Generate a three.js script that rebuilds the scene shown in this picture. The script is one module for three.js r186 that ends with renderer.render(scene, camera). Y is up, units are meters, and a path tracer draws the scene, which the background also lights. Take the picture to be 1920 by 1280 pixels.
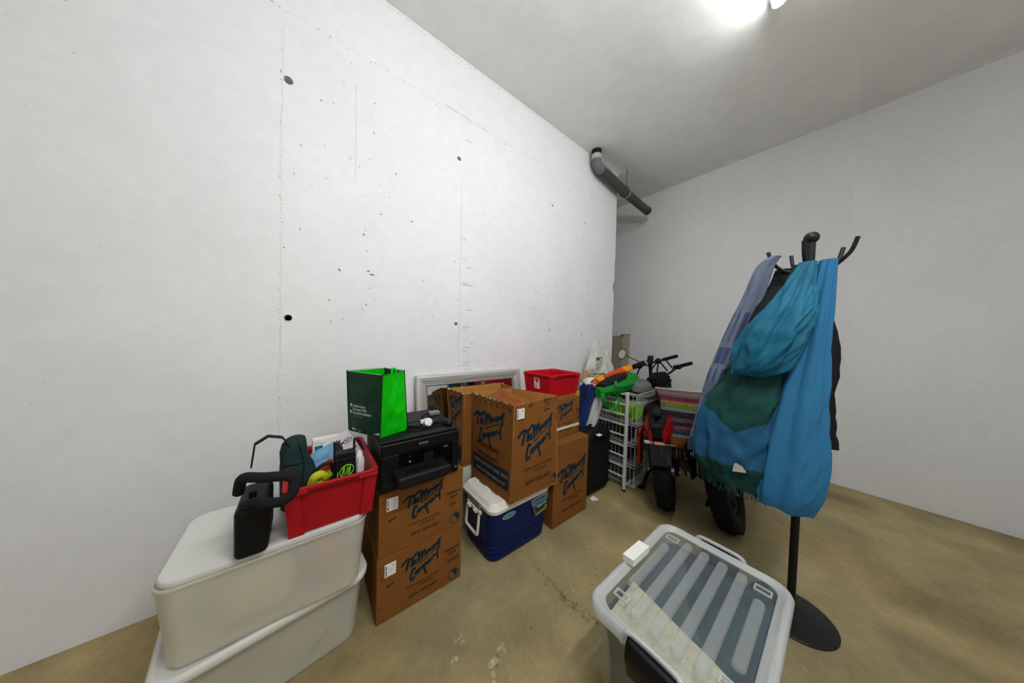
import * as THREE from 'three';
import { RoundedBoxGeometry } from 'three/addons/geometries/RoundedBoxGeometry.js';
import { mergeGeometries } from 'three/addons/utils/BufferGeometryUtils.js';
import { RectAreaLightUniformsLib } from 'three/addons/lights/RectAreaLightUniformsLib.js';
import { TextGeometry } from 'three/addons/geometries/TextGeometry.js';
import { FontLoader } from 'three/addons/loaders/FontLoader.js';
import { Brush, Evaluator, SUBTRACTION } from 'three-bvh-csg';

// ---------------------------------------------------------------- camera, light, exposure
const scene = new THREE.Scene();
const camera = new THREE.PerspectiveCamera(2 * Math.atan(640 / 491.5) * 180 / Math.PI, 1.5, 0.05, 40);
camera.position.set(0, 1.36, 0);
camera.rotation.order = 'YXZ';
camera.rotation.set(THREE.MathUtils.degToRad(-1.41), THREE.MathUtils.degToRad(51.77), THREE.MathUtils.degToRad(1.69));
const renderer = new THREE.WebGLRenderer();
renderer.toneMapping = THREE.LinearToneMapping;
renderer.toneMappingExposure = 5.05;
renderer.shadowMap.enabled = true;
RectAreaLightUniformsLib.init();
scene.background = new THREE.Color(0x000000);
const LAMP = new THREE.Color(0.975, 0.985, 1.0);
const LAMPS = [[-0.33, -2.0, 0.6, 11, 0], [0.3, -0.55, 0.95, 28, 0.5]];   // x, z centre, length, strength and drop of each ceiling batten

// ---------------------------------------------------------------- helpers
let seed = 7;
const rnd = () => { seed = (seed * 1664525 + 1013904223) >>> 0; return seed / 4294967296; };
const V = (x, y, z) => new THREE.Vector3(x, y, z);
const hash = (x, y, s) => { let h = Math.imul(x, 374761393) ^ Math.imul(y, 668265263) ^ Math.imul(s, 1274126177); h = Math.imul(h ^ (h >>> 13), 1274126177); return ((h ^ (h >>> 16)) >>> 0) / 4294967296; };
function vn(x, y, s = 1) {
  const i = Math.floor(x), j = Math.floor(y), a = x - i, b = y - j, u = a * a * (3 - 2 * a), w = b * b * (3 - 2 * b);
  const p = hash(i, j, s), q = hash(i + 1, j, s), r = hash(i, j + 1, s), t = hash(i + 1, j + 1, s);
  return (p + (q - p) * u) * (1 - w) + (r + (t - r) * u) * w;
}
const fbm = (x, y, s = 1, o = 4) => { let v = 0, a = 0.5, f = 1; for (let k = 0; k < o; k++) { v += a * vn(x * f, y * f, s + k); a *= 0.5; f *= 2.03; } return v; };
const used = {};
const numbered = (n) => { const k = used[n] = (used[n] ?? -1) + 1; return k ? n + '_' + String(k).padStart(3, '0') : n; };
function shade(o) { o.castShadow = o.receiveShadow = true; return o; }
function part(name, geo, mat, parent) {
  const g = Array.isArray(geo) ? merge(geo) : geo;
  const m = shade(new THREE.Mesh(g, mat)); m.name = name; parent.add(m); return m;
}
const merge = (list) => mergeGeometries(list.map((g) => { const k = g.index ? g.toNonIndexed() : g.clone(); for (const a of Object.keys(k.attributes)) if (!['position', 'normal', 'uv'].includes(a)) k.deleteAttribute(a); if (!k.attributes.uv) k.setAttribute('uv', new THREE.BufferAttribute(new Float32Array(k.attributes.position.count * 2), 2)); k.morphAttributes = {}; return k; }));
function thing(name, label, category, pos = [0, 0, 0], group) {
  const o = new THREE.Group(); o.name = numbered(name); o.position.set(...pos); scene.add(o);
  o.userData = { label, category }; if (group) o.userData.group = group; return o;
}
function solid(name, label, category, geo, mat, group) {
  const m = shade(new THREE.Mesh(Array.isArray(geo) ? merge(geo) : geo, mat)); m.name = numbered(name); scene.add(m);
  m.userData = { label, category }; if (group) m.userData.group = group; return m;
}
function struct(name, geo, mat) { const m = shade(new THREE.Mesh(geo, mat)); m.name = name; m.userData = { kind: 'structure' }; scene.add(m); return m; }
const std = (color, roughness = 0.7, o = {}) => new THREE.MeshPhysicalMaterial({ color, roughness, specularIntensity: o.metalness ? 1 : 0.4, ...o });
const phys = (color, roughness, o = {}) => new THREE.MeshPhysicalMaterial({ color, roughness, ...o });
const box = (w, h, d, x = 0, y = 0, z = 0, r = 0.003) => new RoundedBoxGeometry(w, h, d, 2, Math.min(r, w / 2.01, h / 2.01, d / 2.01)).translate(x, y, z);
const box2 = (x0, x1, y0, y1, z0, z1, r = 0.003) => box(Math.abs(x1 - x0), Math.abs(y1 - y0), Math.abs(z1 - z0), (x0 + x1) / 2, (y0 + y1) / 2, (z0 + z1) / 2, r);
const cyl = (r0, r1, h, x = 0, y = 0, z = 0, n = 20) => new THREE.CylinderGeometry(r0, r1, h, n).translate(x, y, z);
const rod = (a, b, r, n = 10, r2 = r) => { const A = V(...a), B = V(...b), d = B.clone().sub(A), g = new THREE.CylinderGeometry(r2, r, d.length(), n); g.applyQuaternion(new THREE.Quaternion().setFromUnitVectors(V(0, 1, 0), d.clone().normalize())); return g.translate((a[0] + b[0]) / 2, (a[1] + b[1]) / 2, (a[2] + b[2]) / 2); };
const tube = (pts, r, seg = 40, n = 8, closed = false) => new THREE.TubeGeometry(new THREE.CatmullRomCurve3(pts.map((p) => V(...p)), closed, 'catmullrom', 0.4), seg, r, n, closed);
const ball = (r, x = 0, y = 0, z = 0, sx = 1, sy = 1, sz = 1) => new THREE.SphereGeometry(r, 20, 14).scale(sx, sy, sz).translate(x, y, z);
// a rounded rectangle of half sizes hx, hz
function rr(hx, hz, r, n = 6) {
  const p = []; r = Math.min(r, hx, hz);
  for (const [sx, sz, a0] of [[1, 1, 0], [-1, 1, Math.PI / 2], [-1, -1, Math.PI], [1, -1, Math.PI * 1.5]])
    for (let k = 0; k <= n; k++) { const a = a0 + k / n * Math.PI / 2; p.push([sx * (hx - r) + r * Math.cos(a), sz * (hz - r) + r * Math.sin(a)]); }
  return p;
}
// joins closed rings of points; caps with a fan where asked
function loft(rings, cap0 = true, cap1 = true, crease = 0) {
  const n = rings[0].length, pos = [], uv = [], idx = [];
  rings.forEach((r, j) => { for (let k = 0; k <= n; k++) { pos.push(...r[k % n]); uv.push(k / n, j / (rings.length - 1)); } });
  for (let j = 0; j + 1 < rings.length; j++) for (let k = 0; k < n; k++) { const a = j * (n + 1) + k, b = a + n + 1; idx.push(a, b, a + 1, a + 1, b, b + 1); }
  const cap = (r, flip) => {
    const at = pos.length / 3, c = [0, 0, 0]; for (const p of r) for (let i = 0; i < 3; i++) c[i] += p[i] / n;
    pos.push(...c); uv.push(0.5, 0.5); for (const p of r) { pos.push(...p); uv.push(0.5, 0.5); }
    for (let k = 0; k < n; k++) { const a = at + 1 + k, b = at + 1 + (k + 1) % n; flip ? idx.push(at, b, a) : idx.push(at, a, b); }
  };
  if (cap0) cap(rings[0], false); if (cap1) cap(rings[rings.length - 1], true);
  const g = new THREE.BufferGeometry(); g.setAttribute('position', new THREE.Float32BufferAttribute(pos, 3)); g.setAttribute('uv', new THREE.Float32BufferAttribute(uv, 2)); g.setIndex(idx); g.computeVertexNormals();
  // close the seam's normals
  const N = g.attributes.normal;
  for (let j = 0; j < rings.length; j++) { const a = j * (n + 1), b = a + n; const v = V(N.getX(a) + N.getX(b), N.getY(a) + N.getY(b), N.getZ(a) + N.getZ(b)).normalize(); N.setXYZ(a, v.x, v.y, v.z); N.setXYZ(b, v.x, v.y, v.z); }
  // rings run anticlockwise seen from below or above; turn the faces outward
  g.computeBoundingBox(); let vol = 0; const P = g.attributes.position, I = g.index.array, A = V(), B = V(), C = V(), O = g.boundingBox.getCenter(V());
  for (let k = 0; k < I.length; k += 3) { A.fromBufferAttribute(P, I[k]).sub(O); B.fromBufferAttribute(P, I[k + 1]).sub(O); C.fromBufferAttribute(P, I[k + 2]).sub(O); vol += A.dot(B.cross(C)); }
  if (vol < 0) { for (let k = 0; k < I.length; k += 3) { const t = I[k + 1]; I[k + 1] = I[k + 2]; I[k + 2] = t; } for (let k = 0; k < N.array.length; k++) N.array[k] *= -1; }
  return g;
}
// profile rows [y, halfX, halfZ, cornerRadius] -> shell or solid
const tub = (rows, cx = 0, cy = 0, cz = 0, cap0 = true, cap1 = true, n = 6) => loft(rows.map(([y, hx, hz, r]) => rr(hx, hz, r, n).map(([x, z]) => [cx + x, cy + y, cz + z])), cap0, cap1);
// a board: corners A B C D anticlockwise from lower left seen from outside, t thick; group 0 is its outer face
function slab(A, B, C, D, t, n = 1, bulge = null) {
  A = V(...A); B = V(...B); C = V(...C); D = V(...D);
  const N = B.clone().sub(A).cross(D.clone().sub(A)).normalize(), pos = [], uv = [], idx = [];
  const at = (u, v, k) => { const p = A.clone().lerp(B, u).lerp(D.clone().lerp(C, u), v); const b = bulge ? bulge(u, v) : 0; return p.addScaledVector(N, b - (k ? t : 0)); };
  for (const k of [0, 1]) for (let j = 0; j <= n; j++) for (let i = 0; i <= n; i++) { pos.push(...at(i / n, j / n, k).toArray()); uv.push(i / n, j / n); }
  const M = (n + 1) * (n + 1), id = (i, j, k) => k * M + j * (n + 1) + i;
  for (let j = 0; j < n; j++) for (let i = 0; i < n; i++) idx.push(id(i, j, 0), id(i + 1, j, 0), id(i + 1, j + 1, 0), id(i, j, 0), id(i + 1, j + 1, 0), id(i, j + 1, 0));
  const c0 = idx.length;
  for (let j = 0; j < n; j++) for (let i = 0; i < n; i++) idx.push(id(i, j, 1), id(i + 1, j + 1, 1), id(i + 1, j, 1), id(i, j, 1), id(i, j + 1, 1), id(i + 1, j + 1, 1));
  const edge = [];
  for (let i = 0; i < n; i++) edge.push([i, 0, i + 1, 0], [n, i, n, i + 1], [n - i, n, n - i - 1, n], [0, n - i, 0, n - i - 1]);
  for (const [a, b, c, d] of edge) { const s = pos.length / 3; for (const [i, j, k] of [[a, b, 0], [a, b, 1], [c, d, 1], [c, d, 0]]) { const q = id(i, j, k); pos.push(pos[q * 3], pos[q * 3 + 1], pos[q * 3 + 2]); uv.push(uv[q * 2], uv[q * 2 + 1]); } idx.push(s, s + 1, s + 2, s, s + 2, s + 3); }
  const g = new THREE.BufferGeometry(); g.setAttribute('position', new THREE.Float32BufferAttribute(pos, 3)); g.setAttribute('uv', new THREE.Float32BufferAttribute(uv, 2)); g.setIndex(idx);
  g.addGroup(0, c0, 0); g.addGroup(c0, idx.length - c0, 1); g.computeVertexNormals(); return g;
}
const drape = (rows, lobes, amp, ph = 0, n = 110, tw = 0, wr = 0.10) => {   // folds that run down the cloth, with creases across them
  const M = 44, at = (v, i) => { const f = v * (rows.length - 1), k = Math.min(rows.length - 2, Math.floor(f)), u = f - k, g = (j) => rows[Math.max(0, Math.min(rows.length - 1, j))][i], a = g(k - 1), b = g(k), c = g(k + 1), d = g(k + 2); return b + 0.5 * u * (c - a + u * (2 * a - 5 * b + 4 * c - d + u * (3 * (b - c) + d - a))); };
  return loft(Array.from({ length: M + 1 }, (_, j) => Array.from({ length: n }, (_, k) => {
    const q = k / n * Math.PI * 2, v = j / M, e = Math.sin(q), cs = Math.cos(q), y = at(v, 0), x = at(v, 1), z = at(v, 2), a = Math.max(0.004, at(v, 3)), b = Math.max(0.004, at(v, 4));
    const cre = Math.abs(fbm(cs * 2.2 + e * 1.3 + 9 + ph, y * 9 + e * 1.7 + 5, 17, 3) - 0.45) * 2 - 0.25, f = 1 + amp * Math.sin(q * lobes + ph + v * tw) + amp * 0.6 * Math.sin(q * (lobes * 2 - 3) + ph * 2 - v * tw * 1.7) - cre * wr * 1.6;
    return [x + cs * a * f, y + (fbm(cs * 2 + 7, e * 2 + 7, 3, 2) - 0.37) * 0.02 * (j === 0 ? 1 : 0), z + e * b * f];
  })));
};
const canvas = (w, h) => { const c = document.createElement('canvas'); c.width = w; c.height = h; return [c, c.getContext('2d')]; };
function tex(c, srgb = true, rx = 1, ry = 1) { const t = new THREE.CanvasTexture(c); if (srgb) t.colorSpace = THREE.SRGBColorSpace; t.wrapS = t.wrapT = THREE.RepeatWrapping; t.repeat.set(rx, ry); t.magFilter = THREE.LinearFilter; return t; }
function noiseCanvas(w, h, f) { const [c, g] = canvas(w, h), im = g.createImageData(w, h), d = im.data; for (let y = 0, o = 0; y < h; y++) for (let x = 0; x < w; x++, o += 4) { const v = f(x / w, y / h, x, y); d[o] = v[0]; d[o + 1] = v[1] ?? v[0]; d[o + 2] = v[2] ?? v[0]; d[o + 3] = 255; } g.putImageData(im, 0, 0); return [c, g]; }
const metreUV = (g, s, axes) => { const p = g.attributes.position, u = g.attributes.uv; for (let i = 0; i < p.count; i++) u.setXY(i, p.getComponent(i, axes[0]) / s, p.getComponent(i, axes[1]) / s); return g; };

// ---------------------------------------------------------------- the room
const PITS = [[-0.21,3.01,6],[-0.72,3.30,6],[-0.75,3.06,8],[-0.34,2.84,9],[-0.35,2.81,6],[-0.34,2.65,11],[0.03,2.40,11],[-0.08,2.45,6],[0.06,2.23,9],[-0.09,2.26,6],[-0.02,2.19,6],[-0.48,2.44,14],[-0.38,2.33,6],[-0.60,2.42,6],[-0.28,2.23,6],[-0.10,2.01,8],[-0.30,2.01,8],[-0.29,1.98,14],[0.03,1.93,9],[-0.01,1.83,6],[0.10,1.81,9],[-0.59,2.15,14],[-0.39,2.14,11],[-0.31,1.88,8],[-0.16,1.73,14],[-0.34,1.73,23],[-0.32,1.75,14],[-0.39,1.68,8],[-0.33,1.64,9],[-0.68,1.74,11],[-0.11,1.54,12],[-0.36,1.57,9],[-0.31,1.53,11],[-0.29,1.50,9],[-0.96,1.63,8],[-0.78,1.58,11],[-0.76,1.48,9],[-0.18,1.43,8],[-0.12,1.41,8],[-0.69,1.58,8],[-0.93,1.93,8],[-1.05,2.02,8],[-0.95,1.78,6],[-1.01,3.28,6],[-1.39,3.33,6],[-0.46,3.22,6],[-0.17,2.87,6],[-0.06,2.70,9],[-0.12,2.72,8],[-0.32,2.74,6],[-0.44,2.73,6],[-0.26,2.40,8],[-0.21,2.43,8],[-0.32,2.47,8],[-0.83,2.47,6],[-1.09,2.76,6],[-1.43,2.19,8],[-0.44,2.27,8],[-1.59,2.19,10],[-2.18,2.40,11],[-1.44,2.20,6],[-1.24,2.17,5],[-1.25,1.99,6],[-1.38,2.04,5],[-0.93,1.93,10],[-0.92,1.85,6],[-0.95,1.78,5],[-1.38,1.73,5],[-1.69,1.65,6],[-0.91,1.57,6],[-0.94,1.64,8],[-0.82,1.33,5],[-1.25,1.56,5],[-1.82,2.16,6],[-2.12,2.20,6],[-2.14,1.96,5],[-2.21,1.98,5],[-1.71,1.14,5],[-1.17,1.12,12],[-1.50,2.46,5],[-1.18,2.38,10],[-1.30,2.39,6],[-2.09,2.42,5],[-2.61,2.31,7],[-2.62,1.27,8],[-2.64,1.18,6]];
const SCRATCHES = [[-1.01,2.13,36],[-1.01,1.97,48],[-1.05,1.90,72],[-1.06,1.75,120],[-1.03,1.77,72],[-1.08,1.55,84],[-1.04,1.41,84],[-1.03,1.39,72],[-1.05,1.24,72],[-1.05,1.21,96],[-1.06,1.09,108],[-1.07,1.06,96],[-1.06,1.12,72],[-1.83,1.80,72],[-1.80,1.63,48],[-1.98,1.07,84],[-1.96,1.41,72],[-2.02,1.50,48],[-2.04,1.29,48],[-1.34,1.08,48],[-1.51,1.05,72],[-1.10,1.28,36],[-1.02,2.92,61],[-1.03,3.08,47],[-1.40,3.07,51],[-0.88,3.09,102],[-1.17,3.09,51],[-0.98,3.10,68]];

const H = 3.53, XW = -1.95, ZC = -3.255, ZB = -4.07;
{ // painted concrete wall: colour and relief
  const S = 4.2, TH = 3.6, w = 2048, h = 1755, px = (z) => (0.9 - z) / S * w, py = (y) => (TH - y) / TH * h, mm = w / S / 1000;
  const [cc, cg] = noiseCanvas(w, h, (u, v) => { const n = fbm(u * 9, v * 8, 3) - 0.47, m = fbm(u * 90, v * 80, 9, 2) - 0.37, k = 229 + n * 13 + m * 7; return [k, k, k + 1]; });
  const [bc, bg] = noiseCanvas(w, h, (u, v) => [128 + (fbm(u * 60, v * 50, 21, 4) - 0.47) * 60 + (fbm(u * 8, v * 7, 31, 2) - 0.37) * 24]);
  const blot = (x, y, r, c1, c2, a = 0) => { for (const [g, c] of [[cg, c1], [bg, c2]]) { g.fillStyle = c; g.beginPath(); g.ellipse(x, y, r * (0.7 + rnd() * 0.6), r * (0.25 + rnd() * 0.4), a, 0, 7); g.fill(); } };
  for (const [z, y, s] of PITS) blot(px(z), py(y), s * mm * 0.5, '#666563', '#101010', rnd() * 3);
  for (let k = 0; k < 520; k++) { const z = 0.9 - rnd() * 4.2, y = 0.9 + rnd() * 2.5; blot(px(z), py(y), 0.5 + rnd() * rnd() * 1.3, k % 3 ? '#b4b3b1' : '#807f7d', '#4a4a4a', rnd() * 3); }
  for (const [z, y, l] of SCRATCHES) for (let k = 0; k < 2; k++) {
    const x0 = px(z) - l * mm * 0.5, y0 = py(y) + (rnd() - 0.5) * 8;
    for (const [g, c, lw] of [[cg, '#b5b4b2', 1.1], [bg, '#303030', 1.8]]) { g.strokeStyle = c; g.lineWidth = lw; g.beginPath(); let yy = y0; const l2 = l * mm * (0.5 + rnd() * 0.5), s0 = x0 + rnd() * 8; g.moveTo(s0, yy); for (let q = 1; q <= 9; q++) { yy += (rnd() - 0.5) * 1.4; g.lineTo(s0 + l2 * q / 9, yy); } g.stroke(); }
  }
  // formwork joints: a rough line under the ceiling and two upright ones
  const joint = (a, b, jag, dark, n = 120) => { for (let k = 0; k < n; k++) { const t = (k + rnd()) / n, z = a[0] + (b[0] - a[0]) * t, y = a[1] + (b[1] - a[1]) * t; blot(px(z) + (rnd() - 0.5) * jag, py(y) + (rnd() - 0.5) * jag, 0.6 + rnd() * 2.2, rnd() < dark ? '#9b9a98' : '#cfcecc', rnd() < 0.5 ? '#202020' : '#d0d0d0', rnd() * 3); } };
  joint([0.3, 3.09], [-2.95, 3.088], 9, 0.25, 170); joint([0.112, 3.0], [0.112, 0.8], 8, 0.12, 150); joint([-0.979, 2.4], [-0.985, 0.9], 5, 0.1, 90);
  joint([-0.15, H - 0.02], [-2.6, H - 0.012], 12, 0.5, 190);
  for (const [g, c] of [[cg, '#c4c3c1'], [bg, '#404040']]) { g.strokeStyle = c; g.lineWidth = 1; for (const [z, a, b] of [[-0.235, 2.9, 2.3], [-0.979, 2.6, 1.0]]) { g.beginPath(); g.moveTo(px(z), py(a)); g.lineTo(px(z) + 2, py(b)); g.stroke(); } }
  const t = tex(cc), b = tex(bc, false); for (const k of [t, b]) { k.wrapS = THREE.MirroredRepeatWrapping; k.wrapT = THREE.ClampToEdgeWrapping; }
  const mWall = std(0xffffff, 0.8, { map: t, bumpMap: b, bumpScale: 0.006 });
  const sh = new THREE.Shape(); sh.moveTo(-2.7, 0);   // s = -z
  const ragged = []; for (let k = 0; k <= 70; k++) { const y = k / 70 * H; let d = (vn(y * 9, 1.5, 5) - 0.5) * 0.016; if (y > 1.98 && y < 2.1) d -= 0.035; if (y > 3.0 && y < 3.25) d -= 0.012; ragged.push([-ZC + d, y]); }
  for (const [s, y] of ragged) sh.lineTo(s, y);
  sh.lineTo(-2.7, H);
  const holes = [[0.086, 2.726, 0.021], [0.079, 1.42, 0.018], [-0.948, 2.748, 0.0165], [-0.955, 1.437, 0.0145], [-2.024, 2.73, 0.013], [-2.045, 1.424, 0.015], [-2.581, 2.706, 0.012], [-2.597, 1.39, 0.014]];
  for (const [z, y, r] of holes) { const q = new THREE.Path(); q.absellipse(-z, y, r, r, 0, Math.PI * 2, true); sh.holes.push(q); }
  const g = new THREE.ExtrudeGeometry(sh, { depth: 0.3, bevelEnabled: false, curveSegments: 20 });
  const P = g.attributes.position, U = g.attributes.uv;
  for (let i = 0; i < P.count; i++) { const s = P.getX(i), y = P.getY(i), d = P.getZ(i); U.setXY(i, (0.9 + s + (0.3 - d) * 0.7) / S, y / TH); P.setXYZ(i, XW - 0.3 + d, y, -s); }
  g.computeVertexNormals();
  const wall = struct('wall_left', g, mWall);
  const grout = std(0x8b8781, 0.95), white = std(0xe3e3e3, 0.75);
  for (const [z, y, r] of holes) {   // the plugged ends of the form ties and the collars around them
    part('tie_hole_plug', new THREE.CircleGeometry(r * 1.02, 20).rotateY(Math.PI / 2).translate(XW - 0.24, y, z), grout, wall);
    if (r > 0.0175 && y < 2) part('tie_hole_collar', new THREE.TorusGeometry(r * 1.12, r * 0.16, 8, 24).rotateY(Math.PI / 2).translate(XW, y, z), white, wall);
  }
  const ridge = (z, y0, y1, r, name) => { const pts = []; for (let k = 0; k <= 50; k++) { const y = y0 + (y1 - y0) * k / 50; pts.push([XW - r * 0.45 + (vn(y * 14, z * 9, 8) - 0.5) * r, y, z + (vn(y * 3, z * 5, 4) - 0.5) * 0.02]); } part(name, tube(pts, r, 160, 7), white, wall); };
  ridge(-2.055, 0.95, 3.06, 0.007, 'plaster_ridge'); ridge(-2.62, 0.9, 3.05, 0.006, 'plaster_ridge'); ridge(-0.98, 0.9, 2.0, 0.0032, 'plaster_ridge'); ridge(0.112, 0.7, 3.0, 0.0035, 'plaster_ridge');
  const bumps = (list, name, m) => { const gs = list.map(([z, y, r]) => new THREE.IcosahedronGeometry(r, 1).scale(0.4, 0.5 + rnd() * 0.5, 1 + rnd() * 1.5).rotateX(rnd()).translate(XW, y, z)); part(name, gs, m, wall); };
  const row = []; for (let k = 0; k < 200; k++) row.push([-1.6 - rnd() * 1.45, 3.088 + (rnd() - 0.5) * (0.02 + rnd() * 0.05), 0.0015 + rnd() * rnd() * 0.008]);
  bumps(row, 'plaster_lumps', white);
  const top = []; for (let k = 0; k < 320; k++) top.push([0.2 - rnd() * 3.2, H - 0.004 - rnd() * 0.022, 0.003 + rnd() * rnd() * 0.012]);
  bumps(top, 'mortar_seam', white);
}
{ // ceiling, back wall, the other walls and the floor
  const [cc] = noiseCanvas(1024, 1024, (u, v) => { const n = fbm(u * 7, v * 7, 41) - 0.47, f = fbm(u * 60, v * 60, 44, 3) - 0.43, k = 238 + n * 20 + f * 8; return [k, k, k - 4]; });
  const [cb] = noiseCanvas(1024, 1024, (u, v) => [128 + (fbm(u * 16, v * 16, 51) - 0.47) * 120]);
  const mC = std(0xffffff, 0.85, { map: tex(cc), bumpMap: tex(cb, false), bumpScale: 0.012 });
  struct('ceiling', metreUV(new THREE.BoxGeometry(4.9, 0.2, 7.4).translate(-0.75, H + 0.1, -0.6), 4, [0, 2]), mC);
  const [wc] = noiseCanvas(1024, 1024, (u, v, x, y) => { const n = fbm(u * 8, v * 8, 61) - 0.47, f = fbm(u * 120, v * 120, 64, 2) - 0.37, k = 226 + n * 9 + f * 8; return [k, k, k - 1]; });
  const [wb] = noiseCanvas(512, 512, (u, v) => [128 + (fbm(u * 60, v * 60, 71, 3) - 0.43) * 80]);
  const mB = std(0xffffff, 0.85, { map: tex(wc), bumpMap: tex(wb, false), bumpScale: 0.002 });
  struct('wall_back', metreUV(new THREE.BoxGeometry(4.9, H, 0.2).translate(-0.75, H / 2, ZB - 0.1), 2.5, [0, 1]), mB);
  struct('wall_right', metreUV(new THREE.BoxGeometry(0.2, H, 7.4).translate(1.6, H / 2, -0.6), 2.5, [2, 1]), mB);
  struct('wall_front', metreUV(new THREE.BoxGeometry(4.9, H, 0.2).translate(-0.75, H / 2, 2.8), 2.5, [0, 1]), mB);
  struct('wall_recess', metreUV(new THREE.BoxGeometry(0.2, H, 0.9).translate(-3.1, H / 2, -3.65), 2.5, [2, 1]), mB);
  // floor
  const S = 5, w = 1536;
  const [fc, fg] = noiseCanvas(w, w, (u, v) => {
    const n = fbm(u * 7, v * 7, 81, 5) - 0.48, m = fbm(u * 26, v * 26, 84, 4) - 0.47, f = fbm(u * 300, v * 300, 88, 2) - 0.37, st = Math.max(0, fbm(u * 13 + 3, v * 13, 92, 3) - 0.52) * 2.4;
    const k = 1 + n * 0.42 + m * 0.34 + f * 0.12 - st * 0.2, hue = (fbm(u * 10 + 7, v * 10 + 2, 99, 3) - 0.43) * 0.16; return [150 * k * (1 + hue * 0.6), 136 * k, 98 * k * (1 - hue)];
  });
  const fx = (x) => (x + 3.2) / S * w, fz = (z) => (z + 4.1) / S * w;
  const line = (pts, c, lw, jit) => { for (let k = 0; k + 1 < pts.length; k++) for (let q = 0; q < 26; q++) { const t = (q + rnd()) / 26, x = fx(pts[k][0] + (pts[k + 1][0] - pts[k][0]) * t) + (rnd() - 0.5) * jit, y = fz(pts[k][1] + (pts[k + 1][1] - pts[k][1]) * t) + (rnd() - 0.5) * jit; fg.fillStyle = c; fg.beginPath(); fg.ellipse(x, y, lw * (0.4 + rnd()), lw * (0.3 + rnd() * 0.6), rnd() * 3, 0, 7); fg.fill(); } };
  line([[-1.1, -1.07], [-0.958, -1.085], [-0.854, -1.07]], 'rgba(84,88,62,0.16)', 3, 5); line([[-0.88, -1.06], [-0.8, -1.08], [-0.66, -1.1]], 'rgba(78,62,44,0.22)', 3, 12);
  for (let k = 0; k < 150; k++) { const x = -1.35 + rnd() * 1.3, z = -2.2 + rnd() * 2.1; fg.fillStyle = k % 3 ? 'rgba(70,58,40,' + (0.2 + rnd() * 0.4) + ')' : 'rgba(205,195,165,' + (0.2 + rnd() * 0.4) + ')'; fg.beginPath(); fg.ellipse(fx(x), fz(z), 0.6 + rnd() * 2, 0.5 + rnd() * 1.4, rnd() * 3, 0, 7); fg.fill(); }
  for (const [x, z, r] of [[-0.84, -0.62, 5], [-0.87, -0.68, 4], [-0.8, -0.58, 3], [-1.0, -0.55, 4], [-0.95, -0.5, 3], [-1.02, -0.03, 5]]) for (let k = 0; k < 7; k++) { fg.fillStyle = 'rgba(206,198,170,0.35)'; fg.beginPath(); fg.ellipse(fx(x) + (rnd() - 0.5) * r * 3, fz(z) + (rnd() - 0.5) * r * 3, r * rnd(), r * rnd(), 0, 0, 7); fg.fill(); }
  const [fb] = noiseCanvas(1024, 1024, (u, v) => [128 + (fbm(u * 120, v * 120, 95, 3) - 0.43) * 50 + (fbm(u * 20, v * 20, 97, 3) - 0.43) * 60]);
  const mF = std(0xffffff, 0.62, { map: tex(fc), bumpMap: tex(fb, false), bumpScale: 0.002 });
  const g = new THREE.BoxGeometry(4.9, 0.2, 7.4).translate(-0.75, -0.1, -0.6), P = g.attributes.position, U = g.attributes.uv;
  for (let i = 0; i < P.count; i++) U.setXY(i, (P.getX(i) + 3.2) / S, 1 - (P.getZ(i) + 4.1) / S);
  struct('floor', g, mF);
}
// ceiling battens: one flush with the ceiling, one hung on two rods
for (const [k, [x, z, l, I, drop]] of LAMPS.entries()) {
  const t = thing('batten_light', ['short white batten light fixed to the ceiling towards the back wall', 'long bare tube light hung from the ceiling on two rods'][k], 'light', [x, H, z], 'ceiling lights');
  const y = -0.045 - drop;
  part('housing', box(0.07, 0.045, l + 0.04, 0, y + 0.0225 + (drop ? 0.03 : 0), 0, 0.006), std(0xf2f2f2, 0.5), t);
  if (drop) for (const s of [1, -1]) part('hanging_rod', rod([0, y + 0.07, s * l * 0.35], [0, 0, s * l * 0.35], 0.005, 8), std(0xb8b8b8, 0.4, { metalness: 0.7 }), t);
  const glow = new THREE.MeshStandardMaterial({ color: 0xffffff, roughness: 0.4, emissive: LAMP, emissiveIntensity: 1.0 });
  part('diffuser', drop ? cyl(0.032, 0.032, l, 0, 0, 0, 24).rotateX(Math.PI / 2).translate(0, y, 0) : new THREE.CylinderGeometry(0.036, 0.036, l, 24, 1, false, -Math.PI / 2, Math.PI).rotateX(Math.PI / 2).translate(0, y, 0), glow, t);
  for (const a of drop ? [-2.1, -1.05, 0, 1.05, 2.1] : [-1.3, 0, 1.3]) {
    const L = new THREE.RectAreaLight(LAMP, I, 0.04, l);
    L.name = 'light_face'; L.position.set(Math.sin(a) * 0.044, y - Math.cos(a) * 0.044, 0); t.add(L);
    L.up.set(0, 0, 1); L.lookAt(x + Math.sin(a) * 3, H + y - Math.cos(a) * 3, z);
  }
}
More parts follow.
